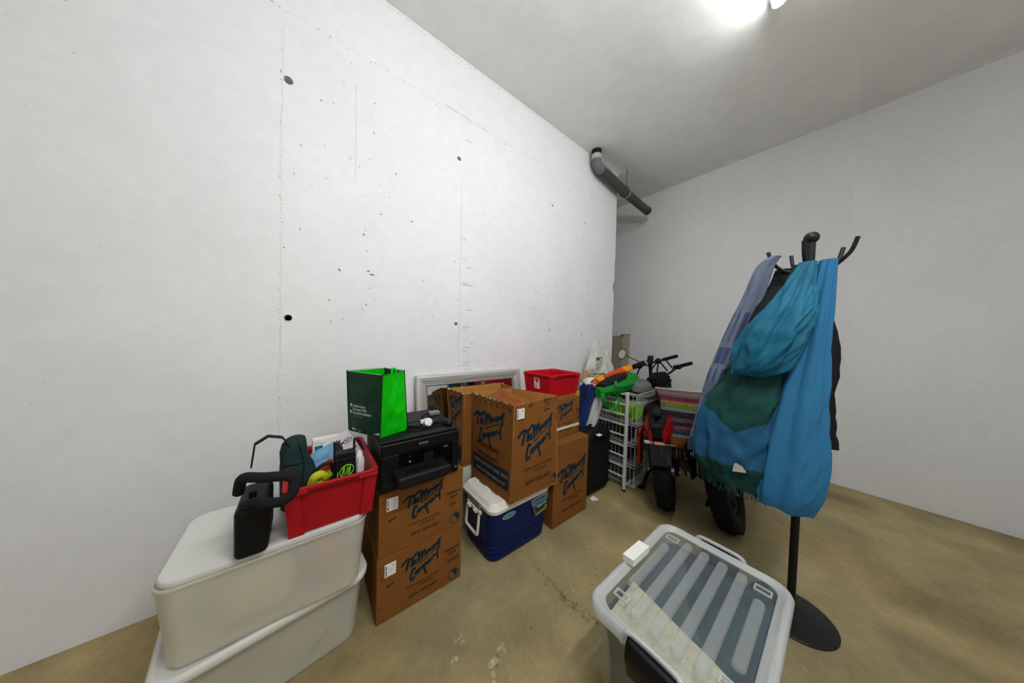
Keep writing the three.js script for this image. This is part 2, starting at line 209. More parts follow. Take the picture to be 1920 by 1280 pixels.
// ---------------------------------------------------------------- printed cardboard
const INK = '#0d2735', BLACK = '#140f0b';
const LOGO = [   // brush strokes of the lettering in millimetres from the start of the T, y up
  [13, [0, -2], [14, 14], [36, 28], [56, 29], [74, 14]], [14, [54, 26], [44, -10], [34, -54]], [12, [82, 24], [77, -10], [70, -42]], [10, [74, -26], [85, -8], [92, -14], [88, -40]],
  [9, [98, -26], [111, -20], [110, -6], [101, -8], [98, -28], [105, -42], [117, -34]],
  [13, [92, 28], [108, 45], [124, 46], [130, 10], [134, -34]], [11, [133, -6], [146, 38], [151, 42], [154, 10], [157, -22]], [11, [157, -4], [170, 40], [177, 44], [180, 14], [184, -14]],
  [9, [198, 26], [190, 12], [196, -4], [207, 8], [205, 24], [198, 26]], [10, [212, 30], [221, 2], [235, 36]], [10, [239, 40], [245, 12]], [9, [251, 46], [254, 18]], [9, [254, 30], [264, 52], [270, 48], [271, 26]],
  [9, [290, 66], [279, 54], [282, 36], [293, 44], [297, 66]], [10, [299, 76], [301, 40], [300, 8], [290, -2]], [9, [299, 66], [313, 82]],
  [6, [134, -58], [200, -27], [300, 20]],
  [13, [99, -76], [91, -62], [80, -78], [70, -118], [67, -150], [76, -160], [95, -146]], [9, [110, -102], [101, -116], [106, -132], [117, -120], [117, -104], [110, -102]],
  [9, [125, -96], [129, -126]], [9, [129, -108], [139, -88], [143, -114]], [9, [143, -98], [153, -80], [158, -106]], [11, [165, -80], [176, -120], [191, -162]], [9, [171, -90], [183, -68], [192, -80], [180, -100]],
  [9, [210, -62], [198, -72], [199, -90], [210, -80], [212, -60], [216, -84]], [9, [222, -56], [227, -80]], [9, [227, -66], [238, -46], [243, -72]], [10, [250, -36], [257, -60], [276, -40]], [11, [281, -12], [285, -50], [288, -82]],
];
const DPM = 1300;   // dots per metre
function face(w, h, draw) {
  const W = Math.round(w * DPM), Hh = Math.round(h * DPM), s0 = Math.floor(rnd() * 900);
  const [c, g] = noiseCanvas(W, Hh, (u, v, x, y) => { const n = fbm(x / 90 + s0, y / 90, 101) - 0.47, f = vn(x * 0.9, y * 0.07, s0) - 0.5, m = vn(x * 0.5, y * 0.5, s0 + 3) - 0.5, k = 1 + n * 0.14 + f * 0.045 + m * 0.05; return [126 * k, 79 * k, 33 * k]; });
  const api = {
    g,
    logo(x, y, k, kx = k) { g.strokeStyle = g.fillStyle = INK; g.lineCap = g.lineJoin = 'round'; const q = (p) => [(x + p[0] * kx / 1000) * DPM, (h - y - p[1] * k / 1000) * DPM]; for (const [lw, ...pts] of LOGO) { g.lineWidth = lw * 1.45 * k / 1000 * DPM; g.beginPath(); g.moveTo(...q(pts[0])); for (let i = 1; i + 1 < pts.length; i++) { const a = q(pts[i]), b = q(pts[i + 1]); g.quadraticCurveTo(a[0], a[1], (a[0] + b[0]) / 2, (a[1] + b[1]) / 2); } g.lineTo(...q(pts[pts.length - 1])); g.stroke(); } },
    text(s, x, y, size, width, { color = BLACK, font = 'bold ?px sans-serif', skew = 0, rise = 0, fat = 0 } = {}) { g.save(); g.translate(x * DPM, (h - y) * DPM); g.rotate(-rise); g.transform(1, 0, -skew, 1, 0, 0); g.font = font.replace('?', Math.round(size * DPM)); g.fillStyle = color; if (width) g.scale(width * DPM / g.measureText(s).width, 1); g.fillText(s, 0, 0); if (fat) { g.strokeStyle = color; g.lineWidth = fat * size * DPM; g.strokeText(s, 0, 0); } g.restore(); },
    hand(s, x, y, size, color = BLACK, rise = 0.06) { for (let k = 0, a = x; k < s.length; k++) { api.text(s[k], a, y + (k * size * 0.5) * rise + (hash(k, s.length, 3) - 0.5) * size * 0.12, size * (0.92 + hash(k, 4, 1) * 0.2), 0, { color, font: '?px sans-serif', skew: 0.2, fat: 0.07 }); g.font = Math.round(size * DPM) + 'px sans-serif'; a += (g.measureText(s[k]).width / DPM) * 0.98 + size * 0.03; } },
    rect(x, y, a, b, color, lw) { if (lw) { g.strokeStyle = color; g.lineWidth = lw * DPM; g.strokeRect(x * DPM, (h - y - b) * DPM, a * DPM, b * DPM); } else { g.fillStyle = color; g.fillRect(x * DPM, (h - y - b) * DPM, a * DPM, b * DPM); } },
    line(x0, y0, x1, y1, lw, color = BLACK) { g.strokeStyle = color; g.lineWidth = lw * DPM; g.beginPath(); g.moveTo(x0 * DPM, (h - y0) * DPM); g.lineTo(x1 * DPM, (h - y1) * DPM); g.stroke(); },
    globe(x, y, r) { const X = x * DPM, Y = (h - y) * DPM, R = r * DPM; g.strokeStyle = '#33332e'; g.lineWidth = R * 0.09; for (const q of [1, 0.84]) { g.beginPath(); g.arc(X, Y, R * q, 0, 7); g.stroke(); } g.fillStyle = INK; g.beginPath(); g.arc(X + R * 0.1, Y - R * 0.15, R * 0.62, -2.4, 1.2); g.fill(); g.fillStyle = '#6d6044'; g.beginPath(); g.ellipse(X - R * 0.15, Y + R * 0.2, R * 0.36, R * 0.42, 0.4, 0, 7); g.fill(); g.strokeStyle = '#2c2b27'; g.lineWidth = R * 0.05; g.beginPath(); g.arc(X - R * 0.15, Y + R * 0.2, R * 0.3, 0, 7); g.stroke(); },
    smudge(x, y, a, b, n, color, r) { for (let k = 0; k < n; k++) { g.fillStyle = color; g.beginPath(); g.ellipse((x + rnd() * a) * DPM, (h - y - rnd() * b) * DPM, r * DPM * (0.3 + rnd()), r * DPM * (0.2 + rnd() * 0.7), rnd() * 3, 0, 7); g.fill(); } },
    scuff(n = 40) { for (let k = 0; k < n; k++) { g.fillStyle = k % 2 ? 'rgba(100,60,24,0.25)' : 'rgba(180,130,74,0.25)'; g.beginPath(); g.ellipse(rnd() * W, rnd() * Hh, 1 + rnd() * 5, 0.6 + rnd() * 2, rnd() * 3, 0, 7); g.fill(); } },
  };
  draw(api); return std(0xffffff, 0.85, { map: tex(c) });
}
const kraft = face(0.43, 0.43, (a) => a.scuff(90));
const kraftIn = (() => { const [c] = noiseCanvas(256, 256, (u, v, x, y) => { const k = 1 + (fbm(u * 6, v * 6, 111) - 0.47) * 0.16 + (vn(x * 0.8, y * 0.05, 7) - 0.5) * 0.06; return [168 * k, 118 * k, 60 * k]; }); return std(0xffffff, 0.9, { map: tex(c) }); })();
const worldwide = (a, x, y, w, s) => { a.text('WORLDWIDE MOVING', x, y + s * 1.3, s, w); a.text('+ STORAGE', x + w * 0.3, y, s, w * 0.5); };
function sticker(number) {
  const [c, g] = canvas(100, 120); g.fillStyle = '#e9e7e2'; g.fillRect(0, 0, 100, 120); g.fillStyle = '#2a2a2a';
  for (let y = 16; y < 110; y += 2 + Math.floor(rnd() * 4)) g.fillRect(6, y, 14, 1 + rnd() * 2);
  g.fillStyle = '#9b9a98'; for (const [y, l] of [[50, 40], [60, 52], [70, 44], [84, 50], [94, 36]]) g.fillRect(34, y, l, 2); g.fillRect(30, 12, 60, 2);
  g.fillStyle = '#222'; g.font = 'bold 22px sans-serif'; g.fillText(number, 62, 38); return std(0xffffff, 0.6, { map: tex(c) });
}
function bookFace(w, h, dx, no, hand, k = 0.63) {
  return face(w, h, (a) => {
    a.scuff(60); a.logo(dx + 0.11, 0.234, k); worldwide(a, dx + 0.134, 0.083, 0.166, 0.013); a.text('NEW ZEALAND', dx + 0.145, 0.047, 0.021, 0.145);
    a.globe(dx + 0.382, 0.043, 0.031);
    if (no) { a.rect(dx + 0.022, 0.196, 0.072, 0.09, '#5f3c18', 0.0016); a.hand('#' + no, dx + 0.042, 0.160, 0.017, BLACK, 0.25); a.hand('#' + no, dx + 0.0425, 0.1605, 0.017, BLACK, 0.25); }
    a.hand(hand[0], dx + 0.328, 0.185, 0.021, BLACK, 0.02); a.hand(hand[1], dx + 0.345, 0.162, 0.02, BLACK, 0.02); a.line(dx + 0.325, 0.148, dx + 0.405, 0.152, 0.002); a.hand(hand[2], dx + 0.345, 0.12, 0.021, BLACK, 0.02);
    for (const [x, y] of [[0.008, 0.25], [0.01, 0.20], [0.006, 0.06], [0.418, 0.27], [0.42, 0.05]]) a.smudge(x, y, 0.012, 0.025, 4, 'rgba(40,24,12,0.7)', 0.003);
  });
}
function closedCarton(label, [x0, x1, y0, y1, z0, z1], front, opt = {}) {
  const w = z0 - z1, h = y1 - y0, d = x1 - x0, t = thing('moving_carton', label, 'carton', [(x0 + x1) / 2, y0, (z0 + z1) / 2], 'closed moving cartons');
  if (opt.turn) t.rotation.y = opt.turn;
  part('body', new RoundedBoxGeometry(d, h - 0.004, w, 2, 0.004).translate(0, h / 2 - 0.002, 0), [front, kraft, kraft, kraft, kraft, kraft], t);
  for (const s of [1, -1]) part('top_flap', box(d / 2 - 0.0015, 0.004, w - 0.004, s * d / 4, h - 0.002, 0, 0.001), kraft, t);
  part('packing_tape', box(0.05, 0.0006, w - 0.01, 0, h + 0.0003, 0, 0.0001), std(0x8a6030, 0.35), t);
  if (opt.no) { const [s, y, a, b] = opt.at; part('label_sticker', new THREE.BoxGeometry(0.0008, b, a).translate(d / 2 + 0.0003, y + b / 2, w / 2 - s - a / 2), [sticker(opt.no), mWhitePaper, mWhitePaper, mWhitePaper, mWhitePaper, mWhitePaper], t); }
  return t;
}
const mWhitePaper = std(0xe6e4df, 0.7);

// stack of two cartons by the wall, printer on top
closedCarton('closed brown carton with sticker 11 on the floor, lowest under the printer', [-1.685, -1.282, 0, 0.311, -0.264, -0.692], bookFace(0.428, 0.311, 0, '11', ['heyward', 'room', 'BOOKS']), { no: '11', at: [0.033, 0.213, 0.05, 0.06] });
closedCarton('closed brown carton with sticker 12, directly under the black printer', [-1.685, -1.282, 0.312, 0.618, -0.268, -0.692], bookFace(0.424, 0.306, 0, '12', ['heyward', 'room', 'CDs']), { no: '12', at: [0.033, 0.211, 0.05, 0.06], turn: 0 });
// tall carton and the one on it
closedCarton('tall closed brown carton standing on the floor beside the black suitcase', [-1.65, -1.222, 0, 0.592, -1.37, -1.762], face(0.392, 0.592, (a) => {
  a.scuff(60); a.logo(0.045, 0.372, 1); worldwide(a, 0.085, 0.142, 0.25, 0.019); a.text('NEW ZEALAND', 0.095, 0.08, 0.03, 0.225); a.rect(0.04, 0.49, 0.075, 0.075, 'rgba(80,50,20,0.55)', 0.0015); a.text('— —', 0.05, 0.515, 0.02, 0.04, { color: 'rgba(70,44,20,0.8)' });
  a.smudge(0.37, 0.55, 0.01, 0.02, 5, 'rgba(30,20,10,0.8)', 0.003); a.smudge(0.01, 0.01, 0.37, 0.02, 20, 'rgba(60,36,16,0.35)', 0.006); a.smudge(0.0, 0.02, 0.03, 0.03, 8, 'rgba(40,24,12,0.6)', 0.005);
}), {});
{
  const c = closedCarton('closed brown carton with a band of white tape, carrying the red crate', [-1.70, -1.302, 0.593, 0.889, -1.335, -1.738], bookFace(0.403, 0.296, 0.03, '', ['Keyboard', 'room', 'cables'], 0.58), {});
  part('white_tape_band', box(0.0012, 0.02, 0.403, 0.1993, 0.072, 0, 0.0003), std(0xd9d4c6, 0.5), c);
}

// ---------------------------------------------------------------- open cartons
const tape = (u0, s = 1) => std(0x6d4a24, 0.45);
function openCarton(label, q0, q1, y0, y1, front, left, opts = {}) {
  // q = [frontLeft, frontRight, backRight, backLeft] as [x, z] at the foot and at the rim
  const t = thing('open_moving_carton', label, 'carton', [0, 0, 0], 'open moving cartons'), T = 0.005, B = (k) => [q0[k][0], y0, q0[k][1]], R = (k) => [q1[k][0], y1 + (opts.dy?.[k] ?? 0), q1[k][1]];
  const bul = (u, v) => Math.sin(u * Math.PI) * Math.sin(v * Math.PI) * 0.006 + (vn(u * 4, v * 5, 17) - 0.5) * 0.004;
  part('front_panel', slab(B(0), B(1), R(1), R(0), T, 10, bul), [front, kraftIn], t);
  part('side_panel', slab(B(3), B(0), R(0), R(3), T, 10, bul), [left, kraftIn], t);
  part('side_panel', slab(B(1), B(2), R(2), R(1), T, 6, bul), [kraft, kraftIn], t);
  part('back_panel', slab(B(2), B(3), R(3), R(2), T, 6, bul), [kraft, kraftIn], t);
  part('bottom_panel', slab(B(0), B(3), B(2), B(1), -T, 1), [kraft, kraftIn], t);
  // torn tape and paper left along the rim
  const bits = [], dark = [], rim = (a, b, n) => { for (let k = 0; k < n; k++) { const u = (k + rnd()) / n, p = V(...a).lerp(V(...b), u), s = 0.003 + rnd() * rnd() * 0.016; (rnd() < 0.5 ? bits : dark).push(new THREE.BoxGeometry(s, 0.002 + rnd() * 0.007, s * 0.7).rotateY(rnd() * 3).rotateZ(rnd() - 0.5).translate(p.x, p.y + 0.001, p.z)); } };
  rim(R(3), R(0), 40); rim(R(0), R(1), opts.rimFront ?? 2); rim(R(1), R(2), 4); rim(R(2), R(3), 8);
  part('torn_paper_bits', bits, std(0xc9b592, 0.8), t).userData.kind = 'stuff'; part('torn_tape_bits', dark, std(0x4a3018, 0.5), t).userData.kind = 'stuff';
  return t;
}
{
  const front = face(0.41, 0.585, (a) => {
    a.scuff(70); a.logo(0.044, 0.392, 1); worldwide(a, 0.095, 0.137, 0.26, 0.021); a.text('NEW ZEALAND', 0.112, 0.072, 0.034, 0.236); a.globe(0.378, 0.042, 0.03);
    a.rect(0.014, 0.49, 0.076, 0.084, '#5f3c18', 0.0018); a.hand('#30', 0.118, 0.556, 0.022, BLACK, 0.1); a.hand('#30', 0.1185, 0.5565, 0.022, BLACK, 0.1);
    a.hand('heyward', 0.262, 0.567, 0.02); a.hand('room', 0.275, 0.545, 0.02); a.line(0.258, 0.528, 0.335, 0.536, 0.0024); a.hand('games', 0.268, 0.504, 0.02);
    a.smudge(0, 0.5, 0.02, 0.08, 18, 'rgba(34,24,18,0.75)', 0.004); a.smudge(0.375, 0.54, 0.03, 0.04, 10, 'rgba(52,26,20,0.75)', 0.004); a.smudge(0.0, 0.0, 0.02, 0.01, 5, 'rgba(30,20,12,0.8)', 0.005);
  });
  const left = face(0.425, 0.585, (a) => {
    a.scuff(70); a.rect(0, 0.535, 0.425, 0.05, 'rgba(120,76,32,0.45)'); for (let k = 0; k < 7; k++) a.smudge(0.03 + k * 0.058, 0.538, 0.018, 0.026, 9, 'rgba(26,20,18,0.8)', 0.005);
    a.smudge(0.15, 0.45, 0.035, 0.12, 26, 'rgba(40,36,34,0.6)', 0.004); a.smudge(0.17, 0.5, 0.03, 0.06, 10, 'rgba(200,192,175,0.7)', 0.004); a.smudge(0.395, 0.47, 0.028, 0.11, 22, 'rgba(34,26,22,0.75)', 0.004);
    a.logo(0.03, 0.44, 1, 1.0); a.text('Moving Kiwis', 0.06, 0.255, 0.042, 0.245, { font: 'bold ?px serif', fat: 0.05 }); a.text('Everywhere!', 0.07, 0.192, 0.042, 0.225, { font: 'bold ?px serif', fat: 0.05 });
    a.rect(0.012, 0.058, 0.39, 0.125, INK); a.rect(0.018, 0.064, 0.378, 0.113, '#8a6a3a', 0.0014); a.text('0800 MOVING (668 464)', 0.03, 0.132, 0.034, 0.36, { color: '#a98350', font: 'bold ?px serif' }); a.text('www.movingcompany.co.nz', 0.06, 0.084, 0.03, 0.31, { color: '#a98350' });
    a.smudge(0.21, 0.0, 0.006, 0.12, 20, 'rgba(20,20,24,0.7)', 0.004);
  });
  const c = openCarton('large open brown carton with sticker 30, tilted on top of the blue cooler', [[-1.186, -0.957], [-1.186, -1.362], [-1.605, -1.35], [-1.605, -0.938]], [[-1.176, -0.957], [-1.235, -1.39], [-1.607, -1.275], [-1.607, -0.925]], 0.361, 0.945, front, left);
  part('label_sticker', new THREE.BoxGeometry(0.0012, 0.062, 0.058).translate(-1.1765, 0.893, -1.01), [sticker('30'), mWhitePaper, mWhitePaper, mWhitePaper, mWhitePaper, mWhitePaper], c).rotation.set(0, 0, 0);
  const flap = face(0.42, 0.3, (a) => { a.scuff(30); a.hand('Comms etc', 0.09, 0.2, 0.05, '#8d2a14', 0.06); a.line(0.09, 0.175, 0.36, 0.2, 0.003, '#8d2a14'); a.text('Moving Kiwis', 0.10, 0.12, 0.045, 0.26, { font: 'bold ?px serif' }); a.text('Everywhere!', 0.13, 0.06, 0.045, 0.23, { font: 'bold ?px serif' }); a.smudge(0.03, 0.24, 0.1, 0.03, 26, 'rgba(130,30,30,0.5)', 0.004); });
  part('folded_flap', slab([-1.592, 0.86, -0.952], [-1.2, 0.86, -0.975], [-1.3, 0.925, -1.2], [-1.6, 0.955, -1.16], 0.005, 4), [flap, kraftIn], c);
  part('folded_flap', slab([-1.3, 0.92, -1.2], [-1.24, 0.86, -1.37], [-1.6, 0.86, -1.28], [-1.6, 0.95, -1.165], 0.005, 2), [kraftIn, kraftIn], c);
}
{
  const left = face(0.42, 0.51, (a) => { a.scuff(50); a.logo(0.05, 0.43, 1.05); a.smudge(0, 0.44, 0.42, 0.07, 60, 'rgba(40,28,20,0.55)', 0.005); a.smudge(0.14, 0.40, 0.08, 0.1, 20, 'rgba(205,195,180,0.6)', 0.004); a.rect(0.27, 0.03, 0.12, 0.11, INK); a.rect(0.28, 0.04, 0.10, 0.09, '#7a5a30', 0.002); });
  const c = openCarton('narrow squeezed open brown carton behind the blue cooler, rim frayed', [[-1.625, -0.865], [-1.625, -1.30], [-1.785, -1.33], [-1.785, -0.855]], [[-1.615, -0.865], [-1.62, -1.31], [-1.855, -1.35], [-1.862, -0.85]], 0.43, 0.94, kraft, left);
}
// lumpy mint bag that carries the squeezed carton
{
  const rings = []; for (let j = 0; j <= 16; j++) { const v = j / 16, y = 0.428 * v, hx = 0.076 * (0.95 + 0.05 * Math.sin(v * 9)) * (v > 0.93 ? 0.96 : 1), hz = 0.24 * (1 - 0.03 * v); const o = 0.03 * (1 - v); rings.push(rr(hx * (0.68 + 0.32 * v), hz, 0.04, 8).map(([x, z], k) => [o + x * (1 + (vn(k * 0.7, v * 7, 3) - 0.5) * 0.06), y, z * (1 + (vn(k * 0.5, v * 6, 5) - 0.5) * 0.04)])); }
  const m = solid('stuffed_bag', 'pale mint green stuffed plastic bag behind the cooler, under the squeezed carton', 'bag', loft(rings), std(0xb9c4ae, 0.55)); m.position.set(-1.703, 0, -1.09);
}
// ---------------------------------------------------------------- cooler
{
  const t = thing('cooler_box', 'blue cooler box with white lid on the floor under the large open carton', 'cooler', [-1.402, 0, -1.09]);
  const blue = std(0x0b1a50, 0.42), white = std(0xdedbd0, 0.5), rows = [], hx = 0.18, hz = 0.238;
  rows.push([0, hx - 0.024, hz - 0.024, 0.06], [0.008, hx - 0.014, hz - 0.014, 0.062]);
  for (let k = 0; k < 3; k++) { const y = 0.02 + k * 0.033, o = k * 0.0035; rows.push([y, hx - 0.011 + o, hz - 0.011 + o, 0.062], [y + 0.022, hx - 0.01 + o, hz - 0.01 + o, 0.062], [y + 0.026, hx - 0.017 + o, hz - 0.017 + o, 0.062], [y + 0.03, hx - 0.01 + o, hz - 0.01 + o, 0.062]); }
  rows.push([0.125, hx - 0.004, hz - 0.004, 0.06], [0.31, hx + 0.009, hz + 0.006, 0.055], [0.312, hx + 0.006, hz + 0.003, 0.055]);
  part('body', tub(rows, 0, 0, 0, true, true, 10), blue, t);
  const lidRows = [[0.308, hx + 0.011, hz + 0.008, 0.055], [0.326, hx + 0.014, hz + 0.011, 0.056], [0.333, hx + 0.012, hz + 0.009, 0.054], [0.336, hx + 0.002, hz - 0.001, 0.05], [0.352, hx - 0.004, hz - 0.007, 0.048], [0.3595, hx - 0.014, hz - 0.017, 0.044]];
  let lid = new Brush(tub(lidRows, 0, 0, 0, true, true, 8)); lid.updateMatrixWorld();
  const ev = new Evaluator(); ev.useGroups = false; ev.attributes = ['position', 'normal', 'uv'];
  for (const [x, z] of [[-0.075, 0.155], [0.06, 0.155], [-0.075, -0.155], [0.06, -0.155]]) { const b = new Brush(new THREE.CylinderGeometry(0.047, 0.04, 0.03, 32).translate(x, 0.3655, z)); b.updateMatrixWorld(); lid = ev.evaluate(lid, b, SUBTRACTION); }
  part('lid', lid.geometry, white, t);
  // end handles: a hinged loop under a bracket
  for (const s of [1, -1]) {
    const z = s * (hz + 0.004), h = part('handle', tube([[-0.07, 0.268, z + s * 0.014], [-0.07, 0.16, z + s * 0.022], [-0.055, 0.145, z + s * 0.024], [0.055, 0.145, z + s * 0.024], [0.07, 0.16, z + s * 0.022], [0.07, 0.268, z + s * 0.014]], 0.009, 60, 8), white, t);
    part('hinge_bracket', [box(0.16, 0.022, 0.02, 0, 0.276, z + s * 0.006, 0.004), cyl(0.009, 0.009, 0.03, 0, 0, 0).rotateZ(Math.PI / 2).translate(-0.04, 0.272, z + s * 0.018), cyl(0.009, 0.009, 0.03).rotateZ(Math.PI / 2).translate(0.03, 0.272, z + s * 0.018)], white, h);
    part('lid_grip', box(0.15, 0.05, 0.012, -0.01, 0.305, z + s * 0.004, 0.004), std(0x8d8c86, 0.6), t);
  }
  const [c, g] = canvas(128, 48); g.fillStyle = '#5f7f86'; g.fillRect(0, 0, 128, 48); g.strokeStyle = '#a8a87a'; g.lineWidth = 4; g.beginPath(); g.ellipse(64, 24, 60, 20, 0, 0, 7); g.stroke(); g.strokeStyle = '#3f76a6'; g.lineWidth = 6; for (let k = 0; k < 6; k++) { g.beginPath(); g.moveTo(26 + k * 14, 34); g.lineTo(32 + k * 14, 15 + (k % 3) * 5); g.stroke(); }
  const ov = new THREE.CircleGeometry(0.045, 32).scale(1.15, 0.42, 1).rotateY(Math.PI / 2); part('oval_badge', ov.translate(hx + 0.0085, 0.272, 0.115), std(0xffffff, 0.4, { map: tex(c) }), t);
  const [c2, g2] = canvas(256, 256); g2.fillStyle = '#4d4f3e'; g2.fillRect(0, 0, 256, 256); g2.fillStyle = '#2c2f2a'; g2.fillRect(30, 120, 226, 90); g2.fillStyle = '#8f9a72'; g2.beginPath(); g2.ellipse(128, 60, 126, 64, 0, 0, 7); g2.fill(); g2.fillStyle = '#38566e'; g2.beginPath(); g2.ellipse(128, 60, 112, 52, 0, 0, 7); g2.fill(); g2.strokeStyle = '#4fa0d8'; g2.lineWidth = 12; for (let k = 0; k < 8; k++) { g2.beginPath(); g2.moveTo(40 + k * 24, 84 - (k % 2) * 6); g2.lineTo(50 + k * 24, 40 + (k % 3) * 10); g2.stroke(); } g2.fillStyle = '#e4e4da'; for (let k = 0; k < 11; k++) if (k !== 5) g2.fillRect(60 + k * 16, 128, 10, 18); g2.fillStyle = '#8a9440'; g2.fillRect(20, 222, 236, 34); g2.fillStyle = '#b8a890'; g2.fillRect(216, 186, 30, 26);
  part('sticker', slab([hx + 0.0095, 0.175, -0.10], [hx + 0.0095, 0.195, -0.205], [hx + 0.0135, 0.305, -0.215], [hx + 0.0135, 0.298, -0.055], 0.001, 1), [std(0xffffff, 0.4, { map: tex(c2) }), white], t);
}
// ---------------------------------------------------------------- printer
const font = await new FontLoader().loadAsync('fonts/droid/droid_sans_bold.typeface.json');
{
  const t = thing('printer', 'black multifunction printer on the carton stack, green bag on its top', 'printer', [-1.265, 0.6185, -0.462]);
  const blk = std(0x0b0b0c, 0.42), gloss = std(0x070707, 0.16), mid = std(0x141415, 0.5);
  const hw = 0.193, D = 0.345;
  part('body', box2(-D, -0.03, 0, 0.225, -hw, hw, 0.012), blk, t);
  part('front_fascia', [box2(-0.06, 0, 0.168, 0.225, -hw, hw, 0.008), box2(-0.06, -0.001, 0.04, 0.17, 0.113, hw - 0.0008, 0.004), box2(-0.06, -0.001, 0.04, 0.17, -hw + 0.0008, -0.153, 0.004), box2(-0.06, -0.002, 0.0, 0.044, -hw, hw, 0.008)], blk, t);
  part('fascia_backing', box2(-0.03, -0.014, 0.085, 0.2, -hw + 0.004, hw - 0.004, 0.002), blk, t);
  part('scanner_lid', box2(-D + 0.01, -0.012, 0.2245, 0.238, -hw + 0.004, hw - 0.004, 0.006), mid, t);
  part('feeder_cover', tub([[0, 0.11, 0.15, 0.03], [0.02, 0.105, 0.145, 0.03], [0.032, 0.085, 0.12, 0.03]], -0.22, 0.2375, -0.03), mid, t);
  part('control_panel', slab([-0.012, 0.082, 0.112], [-0.012, 0.082, -0.152], [0.002, 0.168, -0.152], [0.002, 0.168, 0.112], 0.012), [gloss, blk], t);
  const [c, g] = canvas(96, 64); g.fillStyle = '#141512'; g.fillRect(0, 0, 96, 64); g.fillStyle = '#20211d'; g.fillRect(6, 8, 84, 20); g.fillRect(6, 34, 84, 22);
  part('screen', slab([-0.0035, 0.098, 0.0], [-0.0035, 0.098, -0.052], [0.0035, 0.150, -0.052], [0.0035, 0.150, 0.0], 0.002), [std(0xffffff, 0.25, { map: tex(c) }), blk], t);
  for (const [y, m] of [[0.148, std(0x2a2a2a, 0.5)], [0.122, std(0x9a9a9a, 0.5)], [0.099, std(0x2a2a2a, 0.5)]]) part('button', cyl(0.004, 0.004, 0.004).rotateZ(Math.PI / 2).translate(-0.002 + (y - 0.1) * 0.09, y, 0.065), m, t);
  const tray = part('output_tray', [box2(-0.05, 0.092, 0.05, 0.098, -0.108, 0.142, 0.012), box2(-0.02, 0.075, 0.036, 0.06, -0.09, 0.125, 0.008)], mid, t);
  part('tray_stop', box2(0.03, 0.08, 0.097, 0.101, -0.06, 0.1, 0.002), blk, tray);
  const word = (s, size, y, z, m, name) => { const q = new TextGeometry(s, { font, size, depth: 0.0006, curveSegments: 3 }); q.computeBoundingBox(); const b = q.boundingBox; q.translate(-(b.max.x + b.min.x) / 2, 0, 0).rotateY(Math.PI / 2).translate(0.0002, y, z); part(name, q, m, t); };
  word('EPSON', 0.0105, 0.194, -0.0, std(0x9fa0a0, 0.35, { metalness: 0.6 }), 'maker_lettering'); word('WorkForce Pro', 0.004, 0.160, -0.115, std(0xb0b0b0, 0.5), 'model_lettering'); word('WF-3720', 0.004, 0.152, -0.115, std(0xb0b0b0, 0.5), 'model_lettering');
  part('energy_mark', box(0.0006, 0.011, 0.009, 0.0004, 0.03, -0.175, 0.0002), std(0x5f7480, 0.4), t);
  // mains lead and plug lying on the lid
  const k = thing('power_cable', 'coiled black power cable with a white plug lying on the printer', 'cable', [-1.36, 0.8565, -0.5]);
  part('lead', tube([[0.0, 0.024, 0.085], [-0.03, 0.006, 0.02], [-0.09, 0.036, -0.02], [-0.11, 0.04, -0.1], [-0.04, 0.006, -0.135], [0.02, 0.006, -0.1], [0.015, 0.006, 0.0], [-0.02, 0.012, 0.06], [0.01, 0.006, 0.1], [0.03, 0.006, 0.04], [0.012, 0.012, -0.02]], 0.0035, 140, 7), std(0x0c0c0c, 0.5), k);
  part('lead_loop', tube([[0.012, 0.015, -0.06], [0.0, 0.006, -0.12], [-0.04, 0.008, -0.15], [-0.02, 0.014, -0.08], [0.02, 0.02, -0.03]], 0.0035, 60, 7), std(0x0c0c0c, 0.5), k);
  const plug = part('plug', [cyl(0.02, 0.024, 0.03, 0, 0, 0, 20).rotateZ(-1.2).translate(0.0, 0.026, -0.015), box(0.012, 0.02, 0.03, -0.012, 0.03, 0.005, 0.004)], std(0xe0e0dc, 0.45), k);
  part('plug_face', cyl(0.018, 0.018, 0.002, 0, 0, 0, 20).rotateZ(-1.2).translate(0.0145, 0.0205, -0.015), std(0x1a1a1a, 0.5), plug);
  part('plug_pins', [box(0.014, 0.004, 0.0015, 0.02, 0.026, -0.022, 0.0005), box(0.014, 0.004, 0.0015, 0.02, 0.022, -0.009, 0.0005)], std(0xb8b8b8, 0.3, { metalness: 0.9 }), plug);
  solid('adapter_brick', 'small grey adapter lying at the back of the printer top', 'adapter', box(0.035, 0.02, 0.06, -1.45, 0.8985, -0.585, 0.005).rotateY(0), std(0x77797b, 0.35));
  solid('black_mouse', 'black rounded gadget at the right rear corner of the printer top', 'gadget', ball(0.034, -1.34, 0.869, -0.62, 1, 0.6, 0.75), std(0x151515, 0.45));
}
